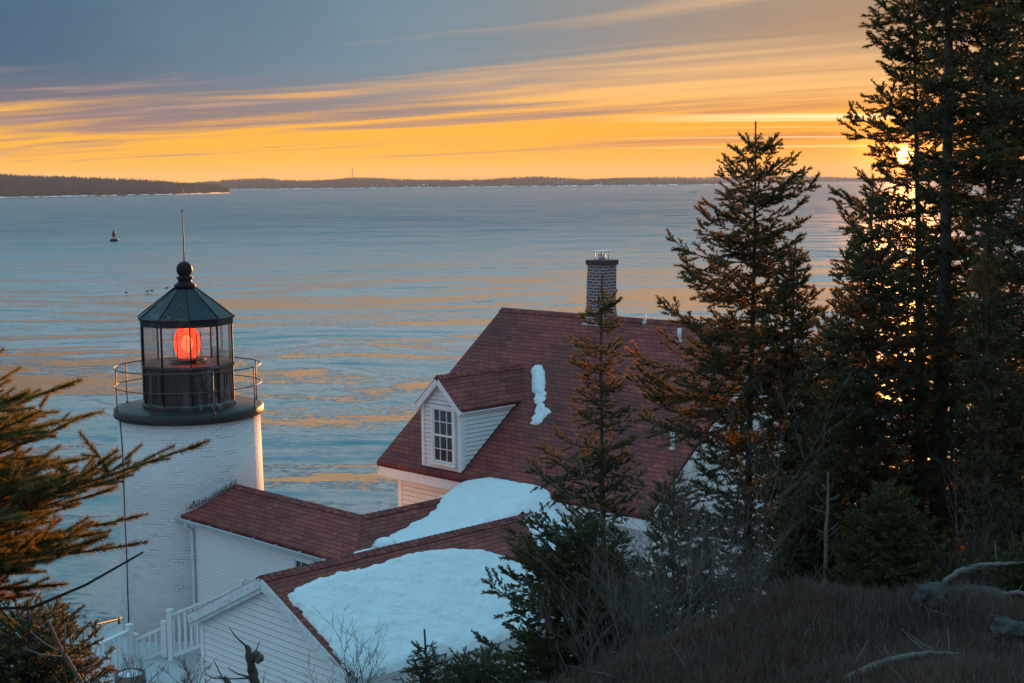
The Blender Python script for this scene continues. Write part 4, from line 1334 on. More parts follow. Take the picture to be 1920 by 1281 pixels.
# ------------------------------------------------------------------ snow lying on the roofs
def snow_sheet(name, label, P0, ex, ey, n, poly, th, cell=0.04, soft=0.25, seed=0, drape=0.0, ragged=0.07):
    """poly in plane coords (a along ex, b along ey); thickness along n swelling from a ragged edge"""
    poly = np.array(poly, dtype=float)
    a0, b0 = poly.min(0) - .1; a1, b1 = poly.max(0) + .1
    A = np.arange(a0, a1, cell); B = np.arange(b0, b1, cell)
    GA, GB = np.meshgrid(A, B)
    ins = np.zeros(GA.shape, bool); dist = np.full(GA.shape, 1e9)
    k = len(poly)
    for i in range(k):
        x1, y1 = poly[i]; x2, y2 = poly[(i + 1) % k]
        c = ((y1 > GB) != (y2 > GB)) & (GA < (x2 - x1) * (GB - y1) / (y2 - y1 + 1e-12) + x1)
        ins ^= c
        dx, dy = x2 - x1, y2 - y1; L2 = dx*dx + dy*dy + 1e-12
        t = np.clip(((GA - x1) * dx + (GB - y1) * dy) / L2, 0, 1)
        dist = np.minimum(dist, np.hypot(GA - x1 - t*dx, GB - y1 - t*dy))
    d = np.where(ins, dist, -dist)
    nz = np.array([[mnoise.noise(Vector((a * 3.2, b * 3.2, seed))) * ragged + mnoise.noise(Vector((a * 11, b * 11, seed + 4))) * ragged * .45 for a in A] for b in B])
    d = d + nz
    lump = np.array([[mnoise.noise(Vector((a * 1.1, b * 1.1, seed + 9))) * .35 + mnoise.noise(Vector((a * 4, b * 4, seed + 5))) * .16 + mnoise.noise(Vector((a * 9, b * 13, seed + 2))) * .09 for a in A] for b in B])
    f = np.clip(d / soft, 0, 1); hgt = th * np.sqrt(1 - (1 - f) ** 2) * (1 + lump * f) - 0.015
    keep = d > -cell * 1.0
    P0 = np.array(P0); ex = np.array(ex); ey = np.array(ey); nn = np.array(n)
    V = P0 + GA[..., None] * ex + GB[..., None] * ey + hgt[..., None] * nn
    idx = -np.ones(GA.shape, int); F = []
    cells = keep[:-1, :-1] & keep[1:, :-1] & keep[:-1, 1:] & keep[1:, 1:]
    used = np.zeros(GA.shape, bool)
    used[:-1, :-1] |= cells; used[1:, :-1] |= cells; used[:-1, 1:] |= cells; used[1:, 1:] |= cells
    idx[used] = np.arange(used.sum())
    jj, ii = np.nonzero(cells)
    F = np.stack([idx[jj, ii], idx[jj, ii+1], idx[jj+1, ii+1], idx[jj+1, ii]], 1)
    o = mesh_np(name, V[used], F, M['snow'], loc=tuple(P0), smooth=True)
    tag(o, label, 'snow', kind='stuff')
    return o

def plane_poly(pix, P0, ex, ey, n):
    out = []
    for (px, py) in pix:
        r = on_plane(px, py, Vector(P0), Vector(n)) - Vector(P0)
        out.append((r.dot(Vector(ex)), r.dot(Vector(ey))))
    return out

# near slope of the front wing
NC = (Vector((0, 0, 1)) + UD * S2).normalized()
exC = VD; eyC = NC.cross(VD).normalized()
P0 = W(CUR, 0, ZA + .004)
pl = plane_poly([(543, 1116), (553, 1104), (600, 1083), (690, 1064), (760, 1041), (840, 1030), (895, 1032), (940, 1043), (985, 1062), (1012, 1090), (1035, 1120), (1045, 1165), (1000, 1183), (900, 1212), (770, 1247), (700, 1266), (668, 1272), (648, 1252), (617, 1208), (580, 1162), (550, 1136)], P0, exC, eyC, NC)
snow_sheet('roof_snow', 'wide snow blanket on the near slope of the front wing', P0, exC, eyC, NC, pl, 0.11, 0.035, 0.22, 1)
pl = plane_poly([(990, 968), (1010, 955), (1040, 962), (1075, 985), (1095, 1010), (1080, 1050), (1040, 1045), (1012, 1030), (1002, 1010), (990, 990), (978, 978)], P0, exC, eyC, NC)
snow_sheet('roof_snow', 'small snow spill at the far end of the front wing ridge', P0, exC, eyC, NC, pl, 0.16, 0.035, 0.3, 2)
# drift filling the valley between the wings
def drift():
    us = np.arange(5.9, 9.6, 0.04); vs = np.arange(-1.6, 3.75, 0.04)
    V = []; keep = []
    for v in vs:
        for u in us:
            roofz = max(ZA - S2 * (u - 6.0) if u > 6 else ZA - 1, (ZA - S2 * abs(CUR - u)) if v < 3.05 else 10)
            h = 0.08 + 0.46 * max(0.0, min(1.0, (v + 1.3) / 3.4)) ** 1.2 + 0.42 * max(0, min(1, (v - 1.6) / 1.3)) ** 1.6
            zc = 13.84 + h
            w = abs(u - 7.3)
            z = zc - 0.05 * w * w - 0.9 * max(0, u - (7.75 + .25 * max(0, (v - 1.8)))) ** 2 - 0.6 * max(0, -0.9 - v)
            if v > 2.7: z -= (v - 2.7) * 0.05
            z += 0.05 * mnoise.noise(Vector((u * 1.6, v * 1.6, 3))) + 0.022 * mnoise.noise(Vector((u * 6, v * 6, 1)))
            V.append(W(u, v, z)); keep.append(z > roofz - 0.03 and not (v < 2.35 and u > 8.2))
    nu = len(us); F = []
    for j in range(len(vs) - 1):
        for i in range(nu - 1):
            a = j * nu + i
            if keep[a] and keep[a+1] and keep[a+nu] and keep[a+nu+1]: F.append((a, a+1, a+nu+1, a+nu))
    o = mesh_np('roof_snow', V, F, M['snow'], loc=tuple(W(7, 1, 14)), smooth=True)
    tag(o, 'deep snow drift in the valley behind the front ridge', 'snow', kind='stuff')
drift()
# clump beside the dormer
exH = UD; eyH = NR.cross(UD).normalized()
if eyH.z < 0: eyH = -eyH
pl = plane_poly([(997, 694), (1004, 685), (1014, 686), (1021, 698), (1021, 720), (1019, 738), (1010, 742), (1000, 736), (996, 720)], p0, exH, eyH, NR)
pl2 = plane_poly([(1003, 738), (1017, 730), (1022, 748), (1027, 775), (1022, 786), (1012, 797), (1000, 797), (999, 780), (1005, 760)], p0, exH, eyH, NR)
snow_sheet('roof_snow', 'snow clump stuck behind the dormer on the house roof', p0, exH, eyH, NR, pl, 0.10, 0.02, 0.2, 5, ragged=0.06)
snow_sheet('roof_snow', 'crumbling snow tail below the clump beside the dormer', p0, exH, eyH, NR, pl2, 0.05, 0.012, 0.12, 6, ragged=0.14)

# ------------------------------------------------------------------ fences and yard
def picket_panel(name, label, A, B, hA, hB, spacing=0.13, post=True, pw=0.045):
    """A,B top ends; hA,hB heights"""
    A = Vector(A); B = Vector(B); d = B - A; L = math.hypot(d.x, d.y)
    dirh = Vector((d.x, d.y, 0)).normalized(); nrm = Vector((-dirh.y, dirh.x, 0))
    t = thing(name, (A.x, A.y, A.z - hA), label, 'fence', 'white picket fence sections by the tower')
    mb = MB(); mb.beam(A, B, 0.09, 0.045); mb.build('top_rail', M['white_paint'], t)
    mb = MB(); mb.beam(A - Vector((0, 0, hA - .12)), B - Vector((0, 0, hB - .12)), 0.04, 0.07); mb.build('bottom_rail', M['white_paint'], t)
    n = max(2, int(L / spacing))
    for i in range(n):
        f = (i + 0.5) / n; p = A.lerp(B, f); h = hA + (hB - hA) * f
        mb = MB(); mb.obox(p - Vector((0, 0, h * .47)) , dirh, nrm, (0, 0, 1), pw, 0.025, h * .86); mb.build('picket', M['white_paint'], t)
    if post:
        for (p, h) in ((A, hA), (B, hB)):
            mb = MB(); mb.obox(p + Vector((0, 0, 0.05 - h * .5)), dirh, nrm, (0, 0, 1), 0.11, 0.11, h + .12)
            mb.obox(p + Vector((0, 0, 0.12)), dirh, nrm, (0, 0, 1), 0.14, 0.14, 0.03); mb.build('post', M['white_paint'], t)
    return t

picket_panel('picket_fence', 'leftmost white picket fence section, rising toward the tower foot', at(163, 1218, 29.3), at(243, 1182, 30.2), 0.75, 0.95, pw=.06)
picket_panel('picket_fence', 'lower white picket fence section just left of the tall gate post', at(254, 1200, 30.3), at(308, 1176, 30.2), 0.62, 0.62)
picket_panel('picket_fence', 'tall white fence section climbing to the right beside the tower', at(319, 1154, 30.1), at(452, 1100, 29.6), 1.0, 1.05, pw=.06)

def chainlink():
    A = at(60, 1200, 31.5); B = at(236, 1158, 34.0); h = 1.0
    t = thing('chain_link_fence', (A.x, A.y, A.z - h), 'rusty chain link fence along the cliff left of the tower', 'fence')
    d = (B - A); L = math.hypot(d.x, d.y); n = 3
    mb = MB(); mb.tube([A, B], 0.022, 8); mb.build('top_rail', M['rail_iron'], t)
    for i in range(n + 1):
        p = A.lerp(B, 0.12 + 0.8 * i / n); mb = MB(); mb.tube([p - Vector((0, 0, h + .3)), p + Vector((0, 0, .04))], 0.03, 8); mb.build('post', M['rail_iron'], t)
    mb = MB(); k = int(L / 0.09)
    for i in range(-11, k):
        for s in (1, -1):
            x0 = i; y0 = 0; x1 = i + 11; y1 = 1
            f0 = max(0, i) / k; f1 = min(k, i + 11) / k
            za = (max(0, i) - i) / 11; zb = (min(k, i + 11) - i) / 11
            pa = A.lerp(B, f0) - Vector((0, 0, h * (za if s > 0 else 1 - za))); pb = A.lerp(B, f1) - Vector((0, 0, h * (zb if s > 0 else 1 - zb)))
            mb.tube([pa, pb], 0.0035, 3, caps=False)
    mb.build('wire_mesh', M['rail_iron'], t)
chainlink()

c = at(243, 1262, 27.8)
t = thing('barrel', (c.x, c.y, ground_z(c.x, c.y)), 'old dark barrel capped with snow at the fence foot', 'barrel')
gz = ground_z(c.x, c.y)
mb = MB(); mb.lathe((c.x, c.y, 0), [(0.26, gz - .1), (0.285, gz + .3), (0.29, c.z - .12), (0.30, c.z), (0.27, c.z + .005), (0.26, c.z - .06)], 24, caps=False); mb.build('body', M['wood_post'], t)
mb = MB(); mb.lathe((c.x, c.y, 0), [(0.262, c.z - .06), (0.22, c.z - .01), (0.12, c.z + .03), (0.01, c.z + .04)], 24); mb.build('snow_cap', M['snow'], t)
mb = MB(); mb.lathe((c.x, c.y, 0), [(0.292, c.z - .22), (0.302, c.z - .2), (0.302, c.z - .17), (0.292, c.z - .15)], 24, caps=False); mb.build('hoop', M['rail_iron'], t)
# ------------------------------------------------------------------ conifers
def sprig_template(nneedle, nl, nw, rng, thick=0.03, fwd=0.75):
    """a unit-long shoot along +x bristling with flat needles"""
    V = []; F = []
    r = thick
    for k in range(3):
        a = k * 2 * PI / 3
        V.append((0, r * math.cos(a), r * math.sin(a)))
    for k in range(3):
        a = k * 2 * PI / 3
        V.append((0.95, r * .5 * math.cos(a), r * .5 * math.sin(a)))
    for k in range(3): F += [(k, (k+1) % 3, 3 + (k+1) % 3), (k, 3 + (k+1) % 3, 3 + k)]
    for i in range(nneedle):
        x = 0.02 + 0.98 * (i + rng.random()) / nneedle
        a = i * 2.399 + rng.random() * 0.8
        fl = fwd * rng.uniform(0.7, 1.2) + 0.6 * max(0, x - .8) * 3
        d = np.array([fl, math.cos(a), math.sin(a) + 0.15]); d /= np.linalg.norm(d)
        L = nl * rng.uniform(0.75, 1.15) * (1.0 if x < 0.85 else 0.85)
        s = np.array([d[1], -d[0], 0.0]) if abs(d[2]) > .7 else np.cross(d, [0, 0, 1])
        s = s / (np.linalg.norm(s) + 1e-9)
        if rng.random() < .5:
            s = np.cross(d, s)
        o = np.array([x * 0.97, 0, 0]) + r * .3 * np.array([0, math.cos(a), math.sin(a)])
        b = len(V)
        V += [tuple(o - s * nw * .5), tuple(o + s * nw * .5), tuple(o + d * L)]
        F.append((b, b+1, b+2))
    return np.array(V, dtype=np.float64), np.array(F, dtype=np.int32)

_r = random.Random(77)
SPR_MID = [sprig_template(16, 0.32, 0.19, _r, 0.095) for _ in range(4)]
SPR_LOW = [sprig_template(11, 0.30, 0.13, _r, 0.06) for _ in range(2)]
SPR_NEAR = [sprig_template(110, 0.24, 0.034, _r, 0.03, 0.9) for _ in range(3)]


def place_sprigs(templates, O, Dr, S, rng):
    """O (n,3) origins, Dr (n,3) directions, S (n,) lengths -> V,F"""
    n = len(O)
    D = Dr / (np.linalg.norm(Dr, axis=1, keepdims=True) + 1e-9)
    up = rng.normal(size=(n, 3)); Y = np.cross(up, D); Y /= (np.linalg.norm(Y, axis=1, keepdims=True) + 1e-9)
    Z = np.cross(D, Y)
    pick = rng.integers(0, len(templates), n)
    Vs = []; Fs = []; off = 0
    for k, (tv, tf) in enumerate(templates):
        m = np.nonzero(pick == k)[0]
        if not len(m): continue
        P = (O[m][:, None, :] + S[m][:, None, None] * (tv[None, :, 0:1] * D[m][:, None, :] + tv[None, :, 1:2] * Y[m][:, None, :] + tv[None, :, 2:3] * Z[m][:, None, :]))
        FF = tf[None] + (np.arange(len(m)) * len(tv))[:, None, None] + off
        Vs.append(P.reshape(-1, 3)); Fs.append(FF.reshape(-1, 3)); off += len(m) * len(tv)
    return np.concatenate(Vs), np.concatenate(Fs)


class Tubes:
    """many thin tapered limbs, gathered as 4-sided tubes"""
    def __init__(self): self.V = []; self.F = []; self.n = 0
    def add(self, pts, r0, r1, sides=4):
        pts = np.asarray(pts, float); k = len(pts)
        d = np.gradient(pts, axis=0); d /= (np.linalg.norm(d, axis=1, keepdims=True) + 1e-9)
        ref = np.array([0.0, 0, 1]) if abs(d[0][2]) < .9 else np.array([1.0, 0, 0])
        s = np.cross(d, ref); s /= (np.linalg.norm(s, axis=1, keepdims=True) + 1e-9); t = np.cross(d, s)
        r = np.linspace(r0, r1, k)[:, None]
        ring = [pts + r * (s * math.cos(a) + t * math.sin(a)) for a in [2 * PI * q / sides for q in range(sides)]]
        V = np.stack(ring, 1).reshape(-1, 3)
        i = np.arange(k - 1)[:, None] * sides; q = np.arange(sides)[None]
        a = i + q; b = i + (q + 1) % sides
        F = np.stack([a, b, b + sides, a + sides], -1).reshape(-1, 4) + self.n
        self.V.append(V); self.F.append(F); self.n += len(V)
    def get(self): return np.concatenate(self.V), np.concatenate(self.F)


def spruce(name, label, base, height, env, seed, lean=(0, 0), whorl=0.24, nper=(4, 6), crown0=0.08, dens=1.0, finger=0.095, r0=0.09,
           needle='needle', group=None, tmpl=None, az_bias=None, cat='tree', lat_step=0.085, droop=0.22, dead_below=0.0, leader=0.35, bark='bark', amid=None, rfun=None, fill=0.8):
    """env(h, az) -> crown radius at height h (m) in direction az (0 = image right, pi/2 = away from the viewer)"""
    rng = random.Random(seed); nr = np.random.default_rng(seed)
    base = np.array(base, float)
    t = thing(name, tuple(base), label, cat, group)
    tb = Tubes(); O = []; D = []; S = []
    nseg = 14; ph = rng.random() * 6
    def axis(h):
        f = h / height
        return base + np.array([lean[0] * f + 0.04 * height/6 * math.sin(ph + f * 5) * f, lean[1] * f, h])
    tb.add([axis(height * i / nseg) for i in range(nseg + 1)], r0, 0.008, 8)
    sub = Tubes()
    tb0 = tb
    def put(p, d, s): O.append(p); D.append(d); S.append(s)
    # leader
    for k in range(int(leader / 0.05)):
        h = height - leader + k * 0.05
        a = rng.random() * 2 * PI
        put(axis(h), np.array([math.cos(a) * .5, math.sin(a) * .5, 1.0]), finger * .6)
    put(axis(height - .05), np.array([0, 0, 1.0]), finger * 1.1)
    whorl *= fill; lat_step *= .72; r0 *= .8; nper = (nper[0] + 1, nper[1] + 1)
    h = height * crown0
    while h < height - 0.12:
        n = rng.randint(*nper); a0 = rng.random() * 2 * PI
        for b in range(n):
            az = a0 + 2 * PI * b / n + rng.uniform(-.35, .35)
            hb = h + rng.uniform(-.5, .5) * whorl
            if hb > height - .1 or hb < 0.1: continue
            R = env(hb, az) * rng.choice((rng.uniform(0.45, .8), rng.uniform(0.8, 1.12), rng.uniform(.9, 1.12)))
            if R < 0.06: continue
            f = hb / height
            dead = hb < dead_below
            ca, sa = math.cos(az), math.sin(az)
            rise = (0.5 - 0.7 * (1 - f) ** 0.7 if R < 1.2 else 0.3 - 0.65 * (1 - f)) + rng.uniform(-.22, .22)
            dr = droop * rng.uniform(.5, 1.4)
            m = max(4, int(R / 0.12)); P = []
            wob = rng.uniform(-.18, .18)
            for i in range(m + 1):
                q = i / m; rr = R * q
                z = rise * rr * .55 - dr * rr * (1.15 * q - q * q * 0.95) * 1.0 + 0.20 * R * q ** 3.5
                aa = az + wob * q
                P.append(axis(hb) + np.array([rr * math.cos(aa), rr * math.sin(aa), z]))
            P = np.array(P)
            tb.add(P, max(0.004, 0.006 * R + 0.004), 0.0025, 4)
            if dead:
                for _ in range(int(R * 9)):
                    q = rng.uniform(.2, 1); p = P[int(q * m)]; L = rng.uniform(.1, .35)
                    aa = az + rng.choice((-1, 1)) * rng.uniform(.4, 1.2)
                    e = p + np.array([math.cos(aa) * L, math.sin(aa) * L, rng.uniform(-.15, .1)])
                    tb.add([p, (p + e) / 2 + np.array([0, 0, .01]), e], 0.004, 0.0015, 3)
                continue
            # laterals
            L0 = 0.14 * R if R > .8 else 0.0
            s = L0; side = 1
            seg = np.linalg.norm(np.diff(P, axis=0), axis=1); cum = np.concatenate([[0], np.cumsum(seg)]); T = cum[-1]
            def pt(s):
                i = min(m - 1, max(0, int(np.searchsorted(cum, s) - 1))); g = (s - cum[i]) / max(seg[i], 1e-6)
                return P[i] + (P[i+1] - P[i]) * g, (P[i+1] - P[i]) / max(seg[i], 1e-6)
            clump = rng.uniform(0.75, 1.2)
            while s < T:
                p, d = pt(s); side = -side
                q = s / T
                Ll = (min(0.42 * R, 0.62) * (1 - q) ** .75 * (0.45 + 1.1 * min(1, q * 2.4)) + 0.07) * rng.uniform(.55, 1.2) * clump
                if rng.random() < 0.13: s += lat_step; continue
                an = rng.uniform(.65, 1.05) * side
                dh = np.array([d[0] * math.cos(an) - d[1] * math.sin(an), d[0] * math.sin(an) + d[1] * math.cos(an), d[2] * .6 + rng.uniform(-.75, .4) + .25 * q])
                dh /= np.linalg.norm(dh)
                e = p + dh * Ll + np.array([0, 0, 0.10 * Ll])
                tb.add([p, p + dh * Ll * .5 - np.array([0, 0, .02 * Ll]), e], 0.004, 0.002, 3)
                nf = max(1, int(Ll / (finger * 0.5) * dens)); ss = 1
                for i in range(nf):
                    g = (i + .3 + rng.random() * .5) / nf; pp = p + (e - p) * g
                    ss = -ss; a2 = rng.uniform(.55, 1.0) * ss
                    dd = np.array([dh[0] * math.cos(a2) - dh[1] * math.sin(a2), dh[0] * math.sin(a2) + dh[1] * math.cos(a2), dh[2] + rng.uniform(-.5, .7)])
                    put(pp, dd, finger * rng.uniform(.6, 1.15) * (1.1 - .35 * g))
                put(p + (e - p) * .78, dh + np.array([0, 0, .15]), finger * rng.uniform(.9, 1.4))
                if Ll > finger * 2: put(p + (e - p) * .45, dh, finger * rng.uniform(.9, 1.3))
                s += lat_step * rng.uniform(.75, 1.3)
            # sheath of the branch itself
            for i in range(int(T / (finger * .6))):
                p, d = pt(T * (i + .5) / (T / (finger * .6)))
                if (i + .5) / (T / (finger * .6)) < .3 and R > .8: continue
                put(p, d + nr.normal(size=3) * .55, finger * rng.uniform(.5, .9))
            put(P[-1] - (P[-1] - P[-2]) * .4, P[-1] - P[-2] + np.array([0, 0, .02]), finger * 1.3)
        h += whorl * rng.uniform(.75, 1.25)
    TV, TF = tb.get()
    mesh_np('trunk', TV, TF, M[bark], parent=t, smooth=True)
    O = np.array(O); D = np.array(D); S = np.array(S)
    sd = np.array(SUN_D); C = O - np.array(EYE); off = np.linalg.norm(np.cross(C, sd), axis=1) / np.linalg.norm(C, axis=1) * FPX
    ok = (off > 13 + 14 * nr.random(len(O)))        # shoots cut away around the eye-to-sun line so the sun shows
    O, D, S = O[ok], D[ok], S[ok]
    if amid is None:
        V, F = place_sprigs(tmpl or SPR_MID, O, D, S, nr)
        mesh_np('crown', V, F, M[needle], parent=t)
    print('TREE', name, len(O), 'shoots')
    return t


def env_tab(left, right, scale_back=1.0):
    """left/right: [(h, r)]"""
    def f(h, az):
        l = interp(left, h); r = interp(right, h); c = math.cos(az)
        w = (c + 1) / 2
        e = l * (1 - w) + r * w
        return e * (1 - (1 - scale_back) * abs(math.sin(az)))
    return f


def px_env(base_py_unused, px_axis, Y, basez, pts):
    """silhouette read off as (py, left px, right px) -> height/radius tables in metres"""
    L = []; R = []
    for (py, lx, rx) in sorted(pts, reverse=True):
        z = at(px_axis, py, Y).z
        L.append((z - basez, max(0.02, (px_axis - lx) / FPX * Y))); R.append((z - basez, max(0.02, (rx - px_axis) / FPX * Y)))
    return L, R


def tree_px(label, px, py_top, Y, sil, seed, lean_px=0, **kw):
    """tree on the ground below pixel column px at distance Y, reaching up to py_top"""
    z_at = lambda x: ground_z(x, Y)
    x = at(px, 1100, Y).x
    gz = z_at(x) - 0.1
    top = at(px + lean_px, py_top, Y)
    L, R = px_env(0, px, Y, gz, sil)
    return spruce('spruce_tree', label, (x, Y, gz), top.z - gz, env_tab(L, R, kw.pop('back', .85)), seed, lean=(top.x - x, 0), **kw)

# the open spruce in front of the house gable
tree_px('tall open spruce standing between the chimney and the big dark trees', 1404, 236, 19.5,
        [(236, 1403, 1405), (262, 1375, 1438), (300, 1352, 1462), (340, 1330, 1500), (400, 1330, 1508), (435, 1268, 1500), (480, 1300, 1490), (505, 1240, 1490), (560, 1262, 1480), (600, 1225, 1480),
         (640, 1205, 1500), (700, 1182, 1520), (760, 1188, 1500), (820, 1230, 1500), (880, 1300, 1480), (960, 1260, 1480), (1040, 1280, 1470), (1120, 1300, 1480)],
        101, lean_px=6, fill=.68, r0=0.085, whorl=0.29, nper=(4, 5), crown0=0.12, dens=0.95, dead_below=2.0)
# slim spruce in front of the roof
tree_px('slim young spruce in front of the red house roof', 1130, 518, 17.0,
        [(518, 1129, 1131), (562, 1122, 1138), (578, 1098, 1160), (620, 1092, 1168), (660, 1062, 1195), (700, 1080, 1180), (740, 1070, 1175), (800, 1045, 1205), (850, 1018, 1210), (900, 995, 1215), (960, 1050, 1200), (1000, 1100, 1160), (1060, 1060, 1190), (1150, 1040, 1220), (1220, 1060, 1200)],
        102, lean_px=2, r0=0.05, whorl=0.22, nper=(3, 5), crown0=0.1, dens=0.8, finger=0.075, dead_below=1.2)
# low spreading spruce in front of the snowy wing
tree_px('low broad spruce with boughs reaching left over the snowy wing roof', 1085, 975, 15.4,
        [(975, 1060, 1100), (1010, 1000, 1140), (1040, 938, 1180), (1080, 960, 1230), (1120, 885, 1250), (1160, 915, 1260), (1200, 950, 1260), (1240, 900, 1260), (1281, 850, 1260)],
        103, r0=0.06, whorl=0.14, nper=(5, 7), crown0=0.02, dens=0.85, finger=0.085, droop=.1)
# thick pair that stands against the sun
tree_px('tall spruce at the left edge of the grove with the sun shining through it', 1722, -40, 18.2,
        [(-40, 1690, 1720), (10, 1648, 1760), (60, 1612, 1770), (110, 1650, 1780), (160, 1628, 1790), (190, 1600, 1790), (230, 1610, 1800), (262, 1590, 1810), (300, 1608, 1800), (340, 1600, 1790), (380, 1568, 1800), (430, 1552, 1810), (500, 1560, 1810),
         (600, 1600, 1820), (700, 1590, 1820), (800, 1600, 1800), (900, 1620, 1790), (1100, 1630, 1780)],
        104, fill=0.68, r0=0.10, whorl=0.25, nper=(4, 6), crown0=0.12, dens=0.9, dead_below=2.2, lat_step=.1)
tree_px('tallest dark spruce with thick trunk running off the top of the picture', 1755, -560, 17.0,
        [(-560, 1740, 1770), (-300, 1680, 1830), (-100, 1660, 1870), (20, 1680, 1900), (120, 1700, 1920), (220, 1690, 1925), (300, 1680, 1925), (350, 1690, 1920), (400, 1720, 1880), (460, 1720, 1900), (520, 1700, 1870), (600, 1690, 1880), (700, 1680, 1860), (800, 1690, 1850), (900, 1700, 1850), (1000, 1690, 1830), (1150, 1690, 1820)],
        105, fill=0.68, lean_px=30, r0=0.13, whorl=0.29, nper=(4, 6), crown0=0.16, dens=0.85, dead_below=2.4, lat_step=.105)
tree_px('broad dark spruce at the far right edge of the picture', 1975, -300, 16.0,
        [(-300, 1960, 1990), (-100, 1900, 2060), (60, 1850, 2100), (150, 1850, 2120), (250, 1830, 2150), (330, 1860, 2150), (420, 1830, 2150), (520, 1810, 2150), (620, 1790, 2150), (720, 1810, 2150), (820, 1830, 2150), (900, 1850, 2150), (1000, 1840, 2150), (1150, 1850, 2150)],
        106, fill=0.68, r0=0.12, whorl=0.27, nper=(5, 6), crown0=0.1, dens=0.85, lat_step=.105)
tree_px('mid height spruce left of the grove with a bare candle leader', 1490, 455, 18.6,
        [(455, 1488, 1492), (540, 1462, 1520), (600, 1440, 1550), (680, 1425, 1575), (760, 1410, 1590), (840, 1400, 1600), (940, 1420, 1600), (1040, 1430, 1600), (1120, 1430, 1600)],
        107, fill=0.68, r0=0.06, whorl=0.23, nper=(5, 6), crown0=0.1, dens=0.9, dead_below=0.9)
tree_px('dense spruce with dead grey leader below the sun', 1640, 335, 16.6,
        [(335, 1638, 1642), (420, 1620, 1665), (500, 1580, 1700), (580, 1560, 1730), (660, 1530, 1740), (740, 1510, 1750), (820, 1520, 1750), (900, 1520, 1760), (1000, 1500, 1760), (1120, 1500, 1750)],
        108, fill=0.68, r0=0.07, whorl=0.21, nper=(5, 7), crown0=0.06, dens=0.95)
tree_px('spruce in the middle of the grove with dense lower boughs', 1575, 560, 17.6,
        [(560, 1572, 1578), (640, 1530, 1620), (720, 1505, 1640), (800, 1490, 1650), (900, 1480, 1660), (1000, 1480, 1680), (1120, 1480, 1680)],
        109, fill=0.68, r0=0.06, whorl=0.22, nper=(5, 6), crown0=0.05, dens=0.9)
tree_px('low bright green young spruce at the foot of the grove', 1668, 905, 14.2,
        [(905, 1666, 1670), (940, 1640, 1700), (980, 1615, 1730), (1020, 1580, 1760), (1060, 1560, 1790), (1100, 1555, 1800), (1140, 1560, 1800)],
        110, r0=0.04, whorl=0.12, nper=(6, 8), crown0=0.03, dens=1.0, finger=.075, needle='needle_green')
tree_px('spruce filling the right of the grove behind the fallen logs', 1850, 470, 15.4,
        [(470, 1848, 1852), (560, 1815, 1885), (640, 1800, 1920), (720, 1790, 1930), (820, 1800, 1940), (920, 1820, 1940), (1020, 1820, 1940), (1100, 1820, 1940)],
        111, fill=0.68, r0=0.06, whorl=0.24, nper=(4, 6), crown0=0.12, dens=0.85, dead_below=1.0)
tree_px('bushy young spruce in the bottom right corner above the logs', 1925, 990, 12.5,
        [(990, 1915, 1940), (1030, 1880, 1960), (1080, 1862, 1980), (1130, 1870, 1980)],
        112, r0=0.03, whorl=0.11, nper=(5, 7), crown0=0.03, dens=1.0, finger=.07, needle='needle_green')
tree_px('small spruce in shade left of the bright green young one', 1500, 880, 16.4,
        [(880, 1498, 1502), (930, 1465, 1540), (980, 1450, 1560), (1040, 1440, 1570), (1120, 1435, 1570)],
        113, r0=0.04, whorl=0.15, nper=(5, 7), crown0=0.03, dens=0.8)
tree_px('short spruce among bare bushes right of the slim young spruce', 1265, 880, 16.6,
        [(880, 1262, 1268), (930, 1235, 1300), (980, 1215, 1320), (1040, 1195, 1330), (1100, 1190, 1340), (1180, 1190, 1340)],
        114, r0=0.04, whorl=0.17, nper=(4, 6), crown0=0.03, dens=0.6)
tree_px('tiny spruce seedling in front of the snowy eave', 797, 1180, 12.0,
        [(1180, 796, 798), (1205, 785, 808), (1235, 778, 818), (1260, 755, 838), (1281, 745, 850), (1320, 740, 850)],
        115, r0=0.014, whorl=0.07, nper=(4, 6), crown0=0.05, dens=0.9, finger=.035, lat_step=.045, leader=.2)
tree_px('ragged little spruce right of the seedling at the brush edge', 905, 1215, 13.0,
        [(1215, 890, 915), (1240, 850, 945), (1270, 840, 960), (1310, 830, 980)],
        116, r0=0.02, whorl=0.08, nper=(4, 6), crown0=0.03, dens=0.8, finger=.05, lat_step=.06)

tree_px('tall spruce filling the top right corner behind the tallest one', 1862, -220, 19.0,
        [(-220, 1860, 1864), (-60, 1800, 1920), (60, 1770, 1960), (160, 1760, 1970), (260, 1750, 1975), (340, 1760, 1970), (420, 1790, 1960), (540, 1780, 1960), (700, 1780, 1950), (900, 1790, 1950), (1120, 1790, 1950)], 121, fill=0.68, r0=.1, whorl=.27, nper=(4, 6), crown0=.12, dens=.85, lat_step=.1, dead_below=1.5)
tree_px('half hidden spruce behind the thick trunk', 1790, 640, 19.5,
        [(640, 1788, 1792), (720, 1750, 1840), (800, 1730, 1860), (900, 1720, 1870), (1000, 1720, 1880), (1120, 1720, 1880)], 117, fill=0.68, r0=.05, whorl=.22, nper=(5, 6), crown0=.05, dens=.9)
tree_px('spruce hiding the right part of the gable wall', 1535, 700, 20.5,
        [(700, 1533, 1537), (760, 1500, 1580), (840, 1470, 1600), (940, 1460, 1620), (1120, 1450, 1620)], 118, fill=0.68, r0=.05, whorl=.2, nper=(5, 6), crown0=.05, dens=.9)
tree_px('shaded spruce at the right edge behind the bushy young one', 1900, 700, 17.5,
        [(700, 1898, 1902), (780, 1860, 1950), (880, 1840, 1970), (1000, 1830, 1980), (1120, 1830, 1980)], 119, fill=0.68, r0=.05, whorl=.2, nper=(5, 6), crown0=.05, dens=.9)
